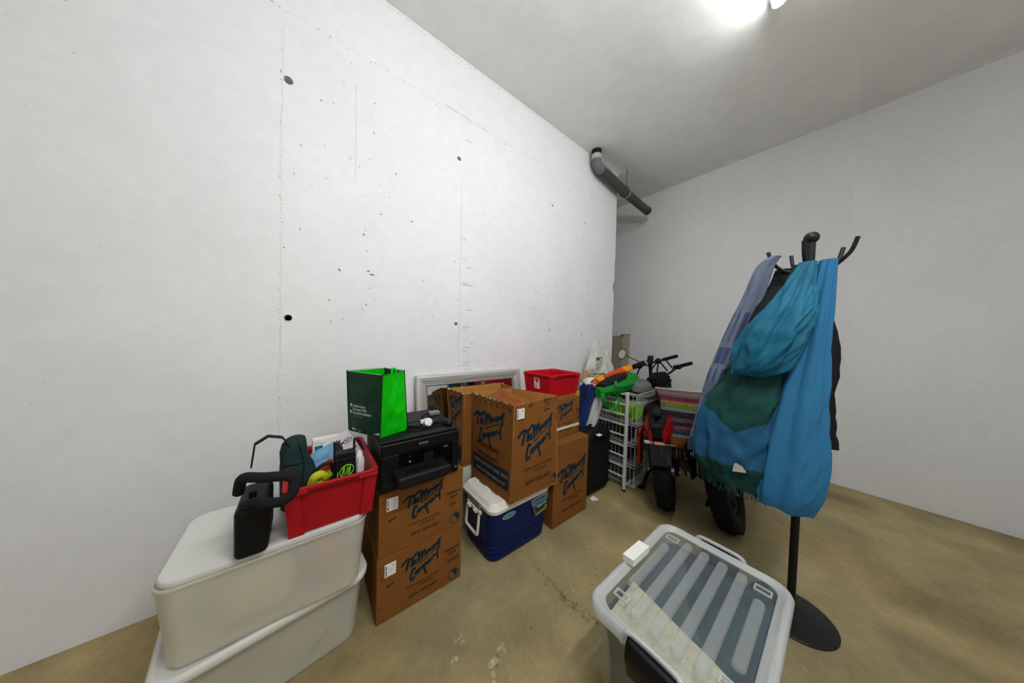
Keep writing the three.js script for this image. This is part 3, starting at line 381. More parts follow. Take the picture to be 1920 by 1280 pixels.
// ---------------------------------------------------------------- green bag
{
  const t = thing('shopping_bag', 'open two-tone green woven shopping bag standing on the black printer', 'bag');
  const y0 = 0.8575, y1 = 1.165;
  const Lb = [-1.525, -0.175], Fb = [-1.335, -0.278], Rb = [-1.375, -0.415], Bb = [-1.56, -0.34], Lt = [-1.462, -0.156], Ft = [-1.258, -0.268], Rt = [-1.362, -0.39], Bt = [-1.50, -0.33];
  const P = (p, y) => [p[0], y, p[1]];
  const [c, g] = noiseCanvas(512, 640, (u, v, x, y) => { const k = 1 + (fbm(u * 8, v * 8, 121) - 0.47) * 0.3 + ((x + y) % 4 < 2 ? 0.04 : -0.04); return [18 * k, 62 * k, 38 * k]; });
  g.strokeStyle = '#3f5f4c'; g.setLineDash([7, 5]); g.lineWidth = 2; g.beginPath(); g.moveTo(0, 92); g.lineTo(512, 92); g.stroke(); g.setLineDash([]);
  g.fillStyle = '#dfe6df'; g.fillRect(92, 335, 5, 92); g.font = 'bold 34px sans-serif'; for (const [s, y, x] of [['Made from', 356, 108], ['at least 70%', 392, 108], ['recycled content', 428, 108]]) g.fillText(s, x, y); g.font = '18px sans-serif'; g.fillStyle = '#8fa498'; g.fillText('Use again and again', 108, 456); g.fillStyle = '#dfe6df'; g.beginPath(); g.arc(58, 345, 17, 0, 7); g.arc(58, 415, 17, 0, 7); g.fill(); g.fillRect(180, 610, 22, 14);
  const dark = std(0xffffff, 0.55, { map: tex(c) });
  const [c2] = noiseCanvas(256, 256, (u, v, x, y) => { const k = 1 + (fbm(u * 7, v * 7, 131) - 0.47) * 0.25 + ((x + y) % 4 < 2 ? 0.03 : -0.03); return [8 * k, 190 * k, 8 * k]; });
  const lime = std(0xffffff, 0.5, { map: tex(c2) }), plainDark = std(0x123e27, 0.6), pip = std(0x0f2c1e, 0.6);
  const bu = (s) => (u, v) => { const e = Math.sin(u * Math.PI) * Math.sin(Math.min(1, v * 1.1) * Math.PI); return e * 0.012 + (fbm(u * 3 + s, v * 4, 7) - 0.47) * 0.03 * e + (v < 0.16 ? Math.sin(u * 17 + s) * 0.004 * e : 0); };
  part('front_panel', slab(P(Lb, y0), P(Fb, y0), P(Ft, y1), P(Lt, y1), 0.0012, 16, bu(1)), [dark, lime], t);
  part('side_panel', slab(P(Fb, y0), P(Rb, y0), P(Rt, y1), P(Ft, y1), 0.0012, 16, bu(4)), [lime, plainDark], t);
  part('back_panel', slab(P(Rb, y0), P(Bb, y0), P(Bt, y1), P(Rt, y1), 0.0012, 12, bu(6)), [plainDark, plainDark], t);
  part('side_panel', slab(P(Bb, y0), P(Lb, y0), P(Lt, y1), P(Bt, y1), 0.0012, 12, bu(9)), [lime, lime], t);
  part('base', slab(P(Lb, y0 + 0.002), P(Bb, y0 + 0.002), P(Rb, y0 + 0.002), P(Fb, y0 + 0.002), -0.0015, 1), [plainDark, plainDark], t);
  for (const [a, b] of [[Lb, Lt], [Fb, Ft], [Rb, Rt], [Bb, Bt]]) part('edge_piping', tube([P(a, y0 + 0.004), [(a[0] + b[0]) / 2, (y0 + y1) / 2, (a[1] + b[1]) / 2], P(b, y1 + 0.004)], 0.0028, 20, 6), pip, t);
  part('rim_piping', tube([P(Lt, y1), P(Ft, y1), P(Rt, y1), P(Bt, y1)], 0.001, 60, 5, true), pip, t);
  part('handle', tube([[-1.335, y1 - 0.03, -0.365], [-1.335, y1 + 0.008, -0.35], [-1.32, y1 + 0.01, -0.335], [-1.315, y1 - 0.03, -0.33]].map(([x, y, z]) => [x - 0.045, y, z]), 0.006, 30, 6), lime, t);
  part('handle', tube([[-1.375, y1 - 0.03, -0.372], [-1.372, y1 + 0.004, -0.376], [-1.375, y1 - 0.03, -0.384]], 0.004, 20, 6), lime, t);
  solid('paper_sheet', 'white sheet of paper sticking up inside the green bag', 'paper', slab([-1.50, 0.87, -0.185], [-1.335, 0.87, -0.275], [-1.285, 1.163, -0.275], [-1.44, 1.163, -0.178], 0.001, 2), mWhitePaper);
}
// ---------------------------------------------------------------- mirror
{
  const t = thing('wall_mirror', 'silver framed mirror with a beaded inner edge leaning on the wall', 'mirror', [-1.733, 0.0065, -1.12]);
  t.rotation.z = 0.17;
  const [c] = noiseCanvas(256, 256, (u, v) => { const k = 196 + (fbm(u * 20, v * 4, 141) - 0.47) * 50; return [k, k, k - 5]; });
  const silver = std(0xffffff, 0.4, { map: tex(c), metalness: 0.4 }), bead = std(0x8d8b84, 0.35, { metalness: 0.8 }), Wd = 0.98, Hh = 1.052, fw = 0.085;
  const rail = (len) => { const s = new THREE.Shape(); s.moveTo(0, 0); s.lineTo(fw, 0); s.lineTo(fw, 0.012); s.quadraticCurveTo(fw * 0.6, 0.02, fw * 0.45, 0.028); s.quadraticCurveTo(fw * 0.2, 0.036, 0.004, 0.030); s.lineTo(0, 0.024); return s; };
  const side = (x0, z0, dx, dz, len, nx, nz) => { };
  // each rail is a mitred loft of the moulding
  const prof = [[0, 0], [0, 0.026], [0.006, 0.032], [0.02, 0.034], [0.04, 0.030], [0.058, 0.022], [0.07, 0.017], [fw, 0.015], [fw, 0]];
  const corners = [[-Wd / 2, 0], [Wd / 2, 0], [Wd / 2, Hh], [-Wd / 2, Hh]];   // (z', y)
  const inward = [[1, 1], [-1, 1], [-1, -1], [1, -1]];
  for (let k = 0; k < 4; k++) { const a = corners[k], b = corners[(k + 1) % 4], ia = inward[k], ib = inward[(k + 1) % 4]; part('frame_rail', loft([[a, ia], [b, ib]].map(([p, i]) => prof.map(([o, h]) => [h - 0.03, p[1] + i[1] * o, -(p[0] + i[0] * o)]))).toNonIndexed(), silver, t).geometry.computeVertexNormals(); }
  const beads = []; const bd = (y, z) => beads.push(new THREE.IcosahedronGeometry(0.0062, 1).translate(-0.012, y, z)); const iw = Wd / 2 - fw + 0.006, n1 = Math.round(2 * iw / 0.013), n2 = Math.round((Hh - 2 * fw + 0.012) / 0.013);
  for (let k = 0; k <= n1; k++) { const z = -iw + 2 * iw * k / n1; bd(fw - 0.006, z); bd(Hh - fw + 0.006, z); }
  for (let k = 1; k < n2; k++) { const y = fw - 0.006 + (Hh - 2 * fw + 0.012) * k / n2; bd(y, iw); bd(y, -iw); }
  part('beading', beads, bead, t).userData.kind = 'stuff';
  part('glass', box(0.004, Hh - 2 * fw + 0.01, Wd - 2 * fw + 0.01, -0.024, Hh / 2, 0, 0.0005), std(0xc9cdc8, 0.03, { metalness: 1 }), t);
  part('backing', box(0.006, Hh - 0.02, Wd - 0.02, -0.033, Hh / 2, 0, 0.001), std(0x4a3c2c, 0.8), t);
}
// ---------------------------------------------------------------- left: translucent bins, red crate and what is in it
const mRed = std(0xa3101b, 0.42), mRedR = std(0xbb1020, 0.42);
function frosted(color, t = 0.45) { return phys(color, 0.32, { transmission: t, thickness: 0, ior: 1.4 }); }
function storageBin(label, x, y0, z, turn, flush) {
  const t = thing('storage_bin', label, 'storage bin', [x, y0, z], 'stacked storage bins'); t.rotation.y = turn;
  part('tub', tub([[0.004, 0.155, 0.235, 0.045], [0, 0.172, 0.255, 0.05], [0.01, 0.176, 0.262, 0.05], [0.266, 0.196, 0.283, 0.055], [0.268, 0.2, 0.287, 0.058], [0.278, 0.2, 0.287, 0.058], [0.278, 0.192, 0.279, 0.054], [0.015, 0.175, 0.257, 0.047]], 0, 0, 0, true, true, 8), frosted(0xfaf9f0, 0.7), t);
  if (flush) part('lid', tub([[0.276, 0.19, 0.277, 0.052], [0.29, 0.193, 0.28, 0.054], [0.296, 0.188, 0.275, 0.05]], 0, 0, 0, true, true, 8), frosted(0xeeeee8, 0.35), t);
  else part('lid', tub([[0.279, 0.2, 0.288, 0.06], [0.264, 0.208, 0.297, 0.07], [0.268, 0.214, 0.303, 0.075], [0.284, 0.216, 0.305, 0.077], [0.294, 0.21, 0.299, 0.072], [0.296, 0.2, 0.289, 0.066], [0.289, 0.196, 0.285, 0.062], [0.289, 0.18, 0.265, 0.055]], 0, 0, 0, true, true, 10), frosted(0xeeeee8, 0.35), t);
  for (const s of [1, -1]) part('grip', box(0.1, 0.016, 0.02, 0, 0.254, s * 0.286, 0.004), frosted(0xd9d9d0, 0.3), t);
  return t;
}
storageBin('translucent plastic storage bin with white lid standing on the floor, lowest of the left stack', -1.445, 0, 0.088, 0.12);
storageBin('translucent plastic storage bin directly under the red crate', -1.408, 0.2965, 0.072, 0.0, true);
const blob = (hx, hy, hz, x, y, z, s = 1, k = 0.12) => { const g = new THREE.IcosahedronGeometry(1, 5), p = g.attributes.position; for (let i = 0; i < p.count; i++) { const v = V(p.getX(i), p.getY(i), p.getZ(i)), q = (e) => Math.sign(e) * Math.pow(Math.abs(e), 0.6); const n = 1 + (fbm(v.x * 2 + s * 7 + 9, v.y * 2 + v.z * 2 + 9, s, 3) - 0.47) * k * 2; p.setXYZ(i, q(v.x) * hx * n, q(v.y) * hy * n, q(v.z) * hz * n); } g.computeVertexNormals(); return g.translate(x, y, z); };
solid('folded_linen', 'cream folded linen seen faintly through the upper bin', 'linen', blob(0.17, 0.12, 0.115, -1.4, 0.43, 0.13, 3), std(0xc9c2a8, 0.9));
solid('folded_towel', 'dusty pink towel seen faintly through the upper bin', 'towel', blob(0.155, 0.085, 0.075, -1.395, 0.45, -0.075, 5), std(0xa8625c, 0.9));
solid('folded_blanket', 'olive yellow blanket seen faintly through the lowest bin', 'blanket', blob(0.15, 0.1, 0.13, -1.43, 0.125, 0.0, 7), std(0x8f8a4c, 0.9));
solid('small_box', 'brown cardboard box seen through the lowest bin', 'box', box(0.2, 0.08, 0.16, -1.42, 0.057, 0.22, 0.003), kraft);

function crate(name, label, w, d, h, pos, mat) {   // w along z, d along x
  const t = thing(name, label, 'crate', pos, 'red plastic crates'), hx = d / 2, hz = w / 2, r = 0.022;
  part('tub', tub([[0, hx - 0.035, hz - 0.03, r], [0.004, hx - 0.028, hz - 0.024, r], [h - 0.02, hx - 0.014, hz - 0.012, r], [h - 0.022, hx - 0.002, hz - 0.001, r], [h - 0.004, hx, hz, r + 0.002], [h, hx - 0.004, hz - 0.004, r], [h - 0.002, hx - 0.016, hz - 0.014, r], [h - 0.012, hx - 0.02, hz - 0.017, r], [0.008, hx - 0.034, hz - 0.029, r - 0.004]], 0, 0, 0, true, true, 6), mat, t);
  for (const sx of [1, -1]) for (const sz of [1, -1]) {
    const y = (k) => k; // thicker corners that reach down as feet
    part('corner_post', loft([[0, 0.022], [h - 0.02, 0.0065]].map(([yy, o]) => [[0, 0], [0, 1], [1, 1], [1, 0]].map(([a, b]) => [sx * (hx - o - a * 0.045), yy, sz * (hz - o - b * 0.045)]))).toNonIndexed(), mat, t).geometry.computeVertexNormals();
    part('rim_step', box(0.006, 0.012, 0.07, sx * (hx + 0.001), h - 0.016, sz * (hz - 0.04), 0.002), mat, t);
  }
  return t;
}
crate('plastic_crate', 'red plastic crate full of odds and ends on the translucent bins', 0.314, 0.43, 0.187, [-1.415, 0.593, -0.093], mRed);
{
  const c = crate('plastic_crate', 'empty red plastic crate on the taped carton next to the white bag', 0.375, 0.31, 0.172, [-1.512, 0.890, -1.628], mRedR);
  const [cv, g] = canvas(64, 96); g.fillStyle = '#e3ddd2'; g.fillRect(0, 0, 64, 96); g.fillStyle = '#b9281c'; g.beginPath(); g.moveTo(8, 14); g.lineTo(56, 14); g.lineTo(32, 56); g.fill(); g.fillStyle = '#d9602c'; g.fillRect(6, 4, 52, 7); g.fillStyle = '#555'; for (let y = 62; y < 92; y += 6) g.fillRect(10, y, 20 + (y * 7) % 24, 2);
  part('price_label', slab([-0.03, 0.05, 0.1685], [0.03, 0.05, 0.1685], [0.03, 0.137, 0.1758], [-0.03, 0.137, 0.1758], 0.001), [std(0xffffff, 0.6, { map: tex(cv) }), mWhitePaper], c);
  part('grip_lip', box(0.09, 0.008, 0.012, 0, 0.142, 0.178, 0.003), mRedR, c);
}

// --- in the red crate
{
  const y0 = 0.601;
  // dark teal padded instrument case, neck end up
  const t = thing('padded_case', 'dark teal zipped padded case standing in the left end of the red crate', 'case', [-1.45, y0, 0.0]);
  const sec = [[0, 0.05, 0.06, 0.018], [0.06, 0.062, 0.066, 0.016], [0.12, 0.064, 0.064, 0.018], [0.165, 0.06, 0.058, 0.024], [0.19, 0.052, 0.05, 0.03], [0.205, 0.046, 0.046, 0.034], [0.24, 0.045, 0.046, 0.036], [0.27, 0.04, 0.041, 0.034], [0.288, 0.03, 0.032, 0.03], [0.297, 0.014, 0.016, 0.028]];
  const rings = sec.map(([y, a, b, c], j) => { const r = []; for (let k = 0; k < 40; k++) { const q = k / 40 * Math.PI * 2, n = 1 + (vn(k * 0.4, j * 0.9, 3) - 0.5) * 0.06; r.push([Math.sign(Math.cos(q)) * Math.pow(Math.abs(Math.cos(q)), 0.7) * a * n, y, c + Math.sign(Math.sin(q)) * Math.pow(Math.abs(Math.sin(q)), 0.7) * b * n]); } return r; });
  const teal = std(0x1c3230, 0.8), blk = std(0x0b0c0e, 0.7);
  part('shell', loft(rings), teal, t);
  part('zip', tube([[0.063, 0.04, 0.005], [0.066, 0.12, 0.006], [0.06, 0.18, 0.0], [0.048, 0.21, 0.005], [0.044, 0.26, 0.015], [0.02, 0.3, 0.028]], 0.0013, 40, 6), blk, t);
  part('zip_pull', box(0.003, 0.014, 0.005, 0.068, 0.165, 0.035, 0.001), std(0xbfc3c3, 0.3, { metalness: 0.8 }), t);
  part('collar_seam', tube([[0.052, 0.196, -0.01], [0.056, 0.194, 0.03], [0.045, 0.196, 0.07]], 0.0014, 20, 6), blk, t);
  part('carry_strap', loft([[0.03, 0.27, 0.05], [0.02, 0.31, 0.075], [0.0, 0.318, 0.12], [-0.01, 0.29, 0.16], [-0.01, 0.2, 0.17]].map(([x, y, z]) => [[x - 0.012, y, z], [x + 0.012, y - 0.002, z], [x + 0.012, y - 0.006, z - 0.004], [x - 0.012, y - 0.004, z - 0.004]])), blk, t);
}
{
  const [c, g] = canvas(160, 160); g.fillStyle = '#e4e3da'; g.fillRect(0, 0, 160, 160); g.fillStyle = '#1474b8'; g.fillRect(10, 22, 150, 138); g.fillStyle = '#e8f0f4'; g.font = 'bold 22px sans-serif'; g.fillText('ring', 20, 46); g.fillStyle = '#b9bcb8'; g.fillRect(14, 56, 62, 104); g.fillStyle = '#8c9290'; g.fillRect(30, 70, 28, 90);
  const w = mWhitePaper, t = thing('product_box', 'white and blue product box at the back of the red crate', 'box', [-1.575, 0.601, -0.088]);
  t.rotation.set(0, 0.06, 0.06);
  part('carton', new RoundedBoxGeometry(0.05, 0.223, 0.116, 2, 0.002).translate(0, 0.1115, 0), [std(0xffffff, 0.5, { map: tex(c) }), w, w, w, w, w], t);
  part('lid_seam', box(0.0006, 0.001, 0.116, 0.0253, 0.205, 0, 0.0002), std(0xa9a79e, 0.6), t);
}
{
  const [c, g] = canvas(160, 272); g.fillStyle = '#dcd8d6'; g.fillRect(0, 0, 160, 272); g.fillStyle = '#2f302f'; g.save(); g.translate(62, 62); g.rotate(0.25); g.beginPath(); g.ellipse(0, 10, 24, 28, 0, 0, 7); g.fill(); for (const [a, l] of [[-0.75, 34], [-0.28, 44], [0.05, 46], [0.38, 42], [0.95, 32]]) { g.save(); g.rotate(a); g.beginPath(); g.ellipse(0, -26, 6, l * 0.55, 0, 0, 7); g.fill(); g.restore(); } g.restore();
  g.strokeStyle = '#2b2f55'; g.lineWidth = 4; g.beginPath(); g.ellipse(126, 52, 26, 14, -0.1, 0, 7); g.stroke(); g.beginPath(); g.moveTo(110, 54); g.lineTo(118, 46); g.lineTo(124, 58); g.lineTo(132, 44); g.lineTo(140, 54); g.stroke(); g.strokeStyle = '#3c1a2a'; g.lineWidth = 8; g.beginPath(); g.moveTo(0, 128); g.lineTo(150, 118); g.stroke(); g.strokeStyle = '#6f9ac0'; g.lineWidth = 4; for (let k = 0; k < 5; k++) { g.beginPath(); g.moveTo(80 + k * 13, 152); g.lineTo(86 + k * 13, 136); g.stroke(); }
  const m = std(0xffffff, 0.5, { map: tex(c) }), w = std(0xd8d4d2, 0.55);
  const t = thing('glove_box', 'white disposable glove box printed with a dark hand, tilted in the red crate', 'box', [-1.51, 0.748, -0.166]);
  t.rotation.set(0.48, 0, 0.12);
  part('carton', new RoundedBoxGeometry(0.055, 0.2, 0.118, 2, 0.002).translate(0, 0.0, 0), [std(0xffffff, 0.5, { map: (() => { const q = tex(c); q.center.set(0.5, 0.5); q.rotation = 0; q.repeat.set(1, 1.0); return q; })() }), w, w, w, w, w], t);
}
{
  const [c, g] = noiseCanvas(128, 128, (u, v) => { const k = 1 + (fbm(u * 5, v * 9, 151) - 0.47) * 0.3; return [126 * k, 172 * k, 208 * k]; }); g.fillStyle = '#d5e4ee'; g.fillRect(0, 66, 128, 6); g.strokeStyle = '#33678c'; g.lineWidth = 2; for (let k = 0; k < 9; k++) { g.beginPath(); g.moveTo(30 + k * 8, 36); g.lineTo(34 + k * 8, 26); g.stroke(); g.beginPath(); g.moveTo(40 + k * 7, 100); g.lineTo(44 + k * 7, 90); g.stroke(); }
  const g1 = slab([-1.45, 0.63, -0.015], [-1.44, 0.63, -0.105], [-1.475, 0.832, -0.112], [-1.475, 0.792, -0.022], 0.022, 8, (u, v) => Math.sin(u * 3.1) * Math.sin(v * 3.1) * 0.014);
  solid('pouch', 'light blue soft pouch between the teal case and the glove box', 'pouch', g1, std(0xffffff, 0.45, { map: tex(c) }));
}
{
  const [c, g] = canvas(128, 160); g.fillStyle = '#111214'; g.fillRect(0, 0, 128, 160); g.strokeStyle = '#8fe02a'; g.lineWidth = 4; g.lineCap = 'round'; g.beginPath(); g.ellipse(74, 58, 42, 17, -0.1, 0, 7); g.stroke(); g.lineWidth = 5; for (const [x, a] of [[46, 0.5], [58, -0.4], [70, 0.4], [80, 0.6], [92, -0.2]]) { g.beginPath(); g.moveTo(x, 68); g.lineTo(x + 10 * a + 6, 48); g.stroke(); } g.beginPath(); g.moveTo(18, 70); g.lineTo(22, 58); g.stroke(); g.fillStyle = '#a01c20'; g.fillRect(0, 84, 128, 76); g.fillStyle = '#e3d8d4'; g.fillRect(20, 90, 70, 3); g.fillRect(20, 102, 46, 3);
  const t = thing('tool_pack', 'black ribbed tool pack with lime script, hanging tabs upright, in the red crate', 'pack', [-1.335, 0.6015, -0.140]);
  t.rotation.z = 0.1;
  const blk = std(0x121315, 0.5);
  part('sleeve', new RoundedBoxGeometry(0.045, 0.225, 0.082, 2, 0.008).translate(0, 0.1125, 0), [std(0xffffff, 0.45, { map: tex(c) }), blk, blk, blk, blk, blk], t);
  for (let j = 0; j < 2; j++) for (let k = 0; k < 5; k++) part('rib', ball(0.0075, 0.0225, 0.212 - j * 0.022, 0.032 - k * 0.016, 0.6, 1.25, 0.75), blk, t);
  for (const z of [0.037, -0.037]) part('hanging_tab', box(0.008, 0.05, 0.009, 0, 0.245, z, 0.002), blk, t);
  solid('crumpled_plastic', 'crumpled white plastic beside the black tool pack in the red crate', 'plastic', blob(0.032, 0.095, 0.018, -1.375, 0.705, -0.2, 11, 0.18), std(0xdcd6d2, 0.5));
  solid('lime_glove', 'rolled lime yellow glove at the front of the red crate', 'glove', mergeGeometries([tube([[-1.26, 0.755, -0.022], [-1.252, 0.785, -0.032], [-1.258, 0.788, -0.05], [-1.268, 0.77, -0.066], [-1.262, 0.784, -0.078]], 0.016, 30, 10), blob(0.022, 0.075, 0.026, -1.262, 0.69, -0.045, 13, 0.1).toNonIndexed()].map((q) => { const k = q.index ? q.toNonIndexed() : q; return k; })), std(0xa9b416, 0.7));
  solid('red_bottle', 'red plastic tube lying in the crate behind the lime glove', 'tube', rod([-1.36, 0.71, -0.035], [-1.34, 0.80, -0.09], 0.014, 14), std(0xb5301f, 0.4));
  solid('black_hose', 'black rubber hose arching out of the red crate in front of the pouch', 'hose', tube([[-1.27, 0.615, 0.0], [-1.275, 0.70, 0.005], [-1.28, 0.775, -0.02], [-1.285, 0.812, -0.055], [-1.29, 0.81, -0.088], [-1.30, 0.75, -0.092], [-1.31, 0.64, -0.085]], 0.007, 60, 10), std(0x101112, 0.55));
}
{ // black case with foam loop handle at the left end of the crate
  const t = thing('trolley_case', 'black hard case with a foam covered loop handle standing on the upper bin', 'case', [-1.27, 0.594, 0.125]);
  const blk = std(0x0c0d0f, 0.5), foam = std(0x17191b, 0.9);
  part('body', [box(0.2, 0.17, 0.085, -0.02, 0.0855, 0.012, 0.02), box(0.02, 0.12, 0.02, 0.06, 0.16, 0.01, 0.006)], blk, t);
  part('handle', tube([[0.05, 0.17, 0.03], [0.11, 0.20, 0.0], [0.142, 0.196, -0.06], [0.15, 0.215, -0.092], [0.145, 0.25, -0.1], [0.14, 0.274, -0.085], [0.13, 0.285, -0.02], [0.09, 0.28, 0.03], [0.05, 0.22, 0.045]], 0.0155, 80, 12), foam, t);
}
const ribbon = (pts, w, th) => { const c = new THREE.CatmullRomCurve3(pts.map((p) => V(...p))), n = 40; return loft(Array.from({ length: n + 1 }, (_, k) => { const p = c.getPoint(k / n), t = c.getTangent(k / n), b = V(1, 0, 0).addScaledVector(t, -t.x).normalize(), q = t.clone().cross(b); return [[w / 2, th / 2], [-w / 2, th / 2], [-w / 2, -th / 2], [w / 2, -th / 2]].map(([a, d]) => p.clone().addScaledVector(b, a).addScaledVector(q, d).toArray()); })); };
// ---------------------------------------------------------------- suitcase
{
  const t = thing('suitcase', 'black fabric suitcase standing between the tall carton and the wire drawers', 'suitcase', [-1.415, 0, -2.03]);
  const [c] = noiseCanvas(128, 128, (u, v, x, y) => [17 + ((x ^ y) & 1) * 4 + (fbm(u * 9, v * 9, 161) - 0.47) * 8]);
  const cloth = std(0xffffff, 0.8, { map: tex(c, true, 3, 3) }), trim = std(0x0b0b0b, 0.5);
  part('body', tub([[0.03, 0.11, 0.14, 0.04], [0.022, 0.12, 0.155, 0.05], [0.06, 0.134, 0.17, 0.05], [0.50, 0.136, 0.172, 0.05], [0.545, 0.126, 0.162, 0.05], [0.562, 0.10, 0.136, 0.05]], 0, 0, 0, true, true, 8), cloth, t);
  for (const y of [0.07, 0.49]) part('zip_track', tube([[0.139, y, 0.12], [0.139, y, -0.12], [0.1, y, -0.174], [-0.1, y, -0.174]], 0.004, 40, 6), trim, t);
  part('front_pocket', tub([[0.1, 0.012, 0.11, 0.012], [0.12, 0.018, 0.12, 0.018], [0.4, 0.018, 0.12, 0.018], [0.42, 0.012, 0.11, 0.012]], 0.128, 0, 0), cloth, t);
  part('top_handle', tube([[0.04, 0.556, 0.07], [0.04, 0.578, 0.05], [0.04, 0.58, -0.05], [0.04, 0.556, -0.07]], 0.009, 40, 8), trim, t);
  for (const [x, z] of [[0.09, 0.13], [0.09, -0.13], [-0.09, 0.13], [-0.09, -0.13]]) part('wheel', cyl(0.02, 0.02, 0.022, 0, 0, 0, 18).rotateZ(Math.PI / 2).translate(x, 0.02, z), trim, t);
  part('luggage_tag', box(0.03, 0.002, 0.055, 0.075, 0.572, 0.10, 0.0006).rotateZ(-0.18), std(0xdad8d2, 0.6), t);
}
solid('paper_scrap', 'scrap of white paper on the floor beside the suitcase', 'paper', slab([-1.25, 0.001, -1.885], [-1.225, 0.001, -1.945], [-1.29, 0.002, -1.955], [-1.285, 0.001, -1.90], 0.0008, 1), mWhitePaper);

// ---------------------------------------------------------------- wire drawer unit
{
  const white = std(0xd3d3d0, 0.4), wireM = std(0xcfcfcc, 0.4), t = thing('wire_drawer_unit', 'white metal frame with five pull-out wire baskets beside the suitcase', 'drawer unit', [-1.17, 0, -2.24]);
  const D = 0.5, Wd = 0.44, rung = (k) => 0.862 - k * 0.0925;
  for (const z of [0, -Wd]) {
    for (const x of [0, -D]) { part('upright_post', box(0.024, 0.872, 0.024, x, 0.436 + 0.012, z, 0.004), white, t); part('foot_cap', box(0.026, 0.018, 0.026, x, 0.009, z, 0.003), std(0x161616, 0.6), t); }
    for (let k = 0; k < 9; k++) part('runner', box(D, 0.014, 0.012, -D / 2, rung(k), z, 0.003), white, t);
  }
  for (const y of [0.84, 0.06]) part('back_crossbar', box(0.014, 0.014, Wd, -D, y, -Wd / 2, 0.003), white, t);
  part('bottom_crossbar', box(0.014, 0.014, Wd, 0, 0.05, -Wd / 2, 0.003), white, t);
  const basket = (k, units) => {
    const y1 = rung(k) + 0.012, h = units * 0.0925 - 0.012, x0 = -D + 0.03, x1 = 0.075, z0 = -0.016, z1 = -Wd + 0.016, b = [], r = 0.0017;
    const yb = y1 - h, s = 0.012;
    for (const y of [y1]) b.push(tube([[x0, y, z0], [x1, y, z0], [x1, y, z1], [x0, y, z1]].flatMap((p, i, q) => { const n = q[(i + 1) % 4]; return [p.map((v, j) => v * 0.97 + n[j] * 0.03), p.map((v, j) => (v + n[j]) / 2), p.map((v, j) => v * 0.03 + n[j] * 0.97)]; }), 0.0035, 120, 6, true));
    const nz = 13, nx = 15;
    for (let i = 0; i <= nz; i++) { const z = z0 + (z1 - z0) * i / nz, zz = Math.max(z1 + s, Math.min(z0 - s, z)); b.push(rod([x1, y1, z], [x1 - s, yb, zz], r, 5), rod([x0, y1, z], [x0 + s, yb, zz], r, 5), rod([x0 + s, yb, zz], [x1 - s, yb, zz], r, 5)); }
    for (let i = 0; i <= nx; i++) { const x = x0 + (x1 - x0) * i / nx; b.push(rod([x, y1, z0], [x, yb, z0 - s], r, 5), rod([x, y1, z1], [x, yb, z1 + s], r, 5), rod([x, yb, z0 - s], [x, yb, z1 + s], r, 5)); }
    b.push(rod([x0 + s, yb, z0 - s], [x1 - s, yb, z0 - s], r * 1.3, 5), rod([x0 + s, yb, z1 + s], [x1 - s, yb, z1 + s], r * 1.3, 5), rod([x1 - s, yb, z0 - s], [x1 - s, yb, z1 + s], r * 1.3, 5));
    if (units > 1) { const ym = yb + 0.03; b.push(rod([x1 - s * 0.7, ym, z0 - s * 0.7], [x1 - s * 0.7, ym, z1 + s * 0.7], r, 5)); }
    part('wire_basket', b, wireM, t);
  };
  basket(0, 1); basket(1, 2); basket(3, 2); basket(5, 2); basket(7, 2);
  const put = (name, label, cat, hx, hy, hz, x, y, z, s, color, k = 0.12) => solid(name, label, cat, blob(hx, hy, hz, -1.17 + x, y, -2.24 + z, s, k), std(color, 0.9), 'clothes in the wire baskets');
  put('dark_clothing', 'heap of black clothing in the topmost wire basket', 'clothing', 0.2, 0.03, 0.17, -0.19, 0.832, -0.22, 21, 0x121317);
  const yB = (k) => 0.874 - k * 0.0925 - 0.173 + 0.002;
  put('hi_vis_vest', 'fluorescent lime safety vest in the second wire basket', 'vest', 0.165, 0.08, 0.175, -0.105, yB(1) + 0.082, -0.22, 23, 0x6fb50a, 0.2);
  put('dark_bag', 'dark grey bundle at the back of the second wire basket', 'bundle', 0.085, 0.06, 0.16, -0.365, yB(1) + 0.068, -0.22, 24, 0x1d211f);
  put('blue_shirt', 'dark blue folded clothes in the third wire basket', 'clothing', 0.11, 0.06, 0.17, -0.33, yB(3) + 0.068, -0.22, 25, 0x1a2f4c);
  put('black_shirt', 'black and brown clothes at the front of the third wire basket', 'clothing', 0.11, 0.05, 0.17, -0.09, yB(3) + 0.058, -0.22, 26, 0x1e1a18);
  put('grey_clothes', 'charcoal folded clothes in the fourth wire basket', 'clothing', 0.21, 0.045, 0.17, -0.19, yB(5) + 0.053, -0.22, 27, 0x191a1c);
  put('red_cloth', 'dark red cloth at the back of the lowest wire basket', 'cloth', 0.1, 0.055, 0.16, -0.34, yB(7) + 0.063, -0.22, 28, 0x4d0d14);
  put('green_cloth', 'mossy green cloth at the front of the lowest wire basket', 'cloth', 0.11, 0.05, 0.17, -0.1, yB(7) + 0.058, -0.22, 29, 0x1f4a1c);
}
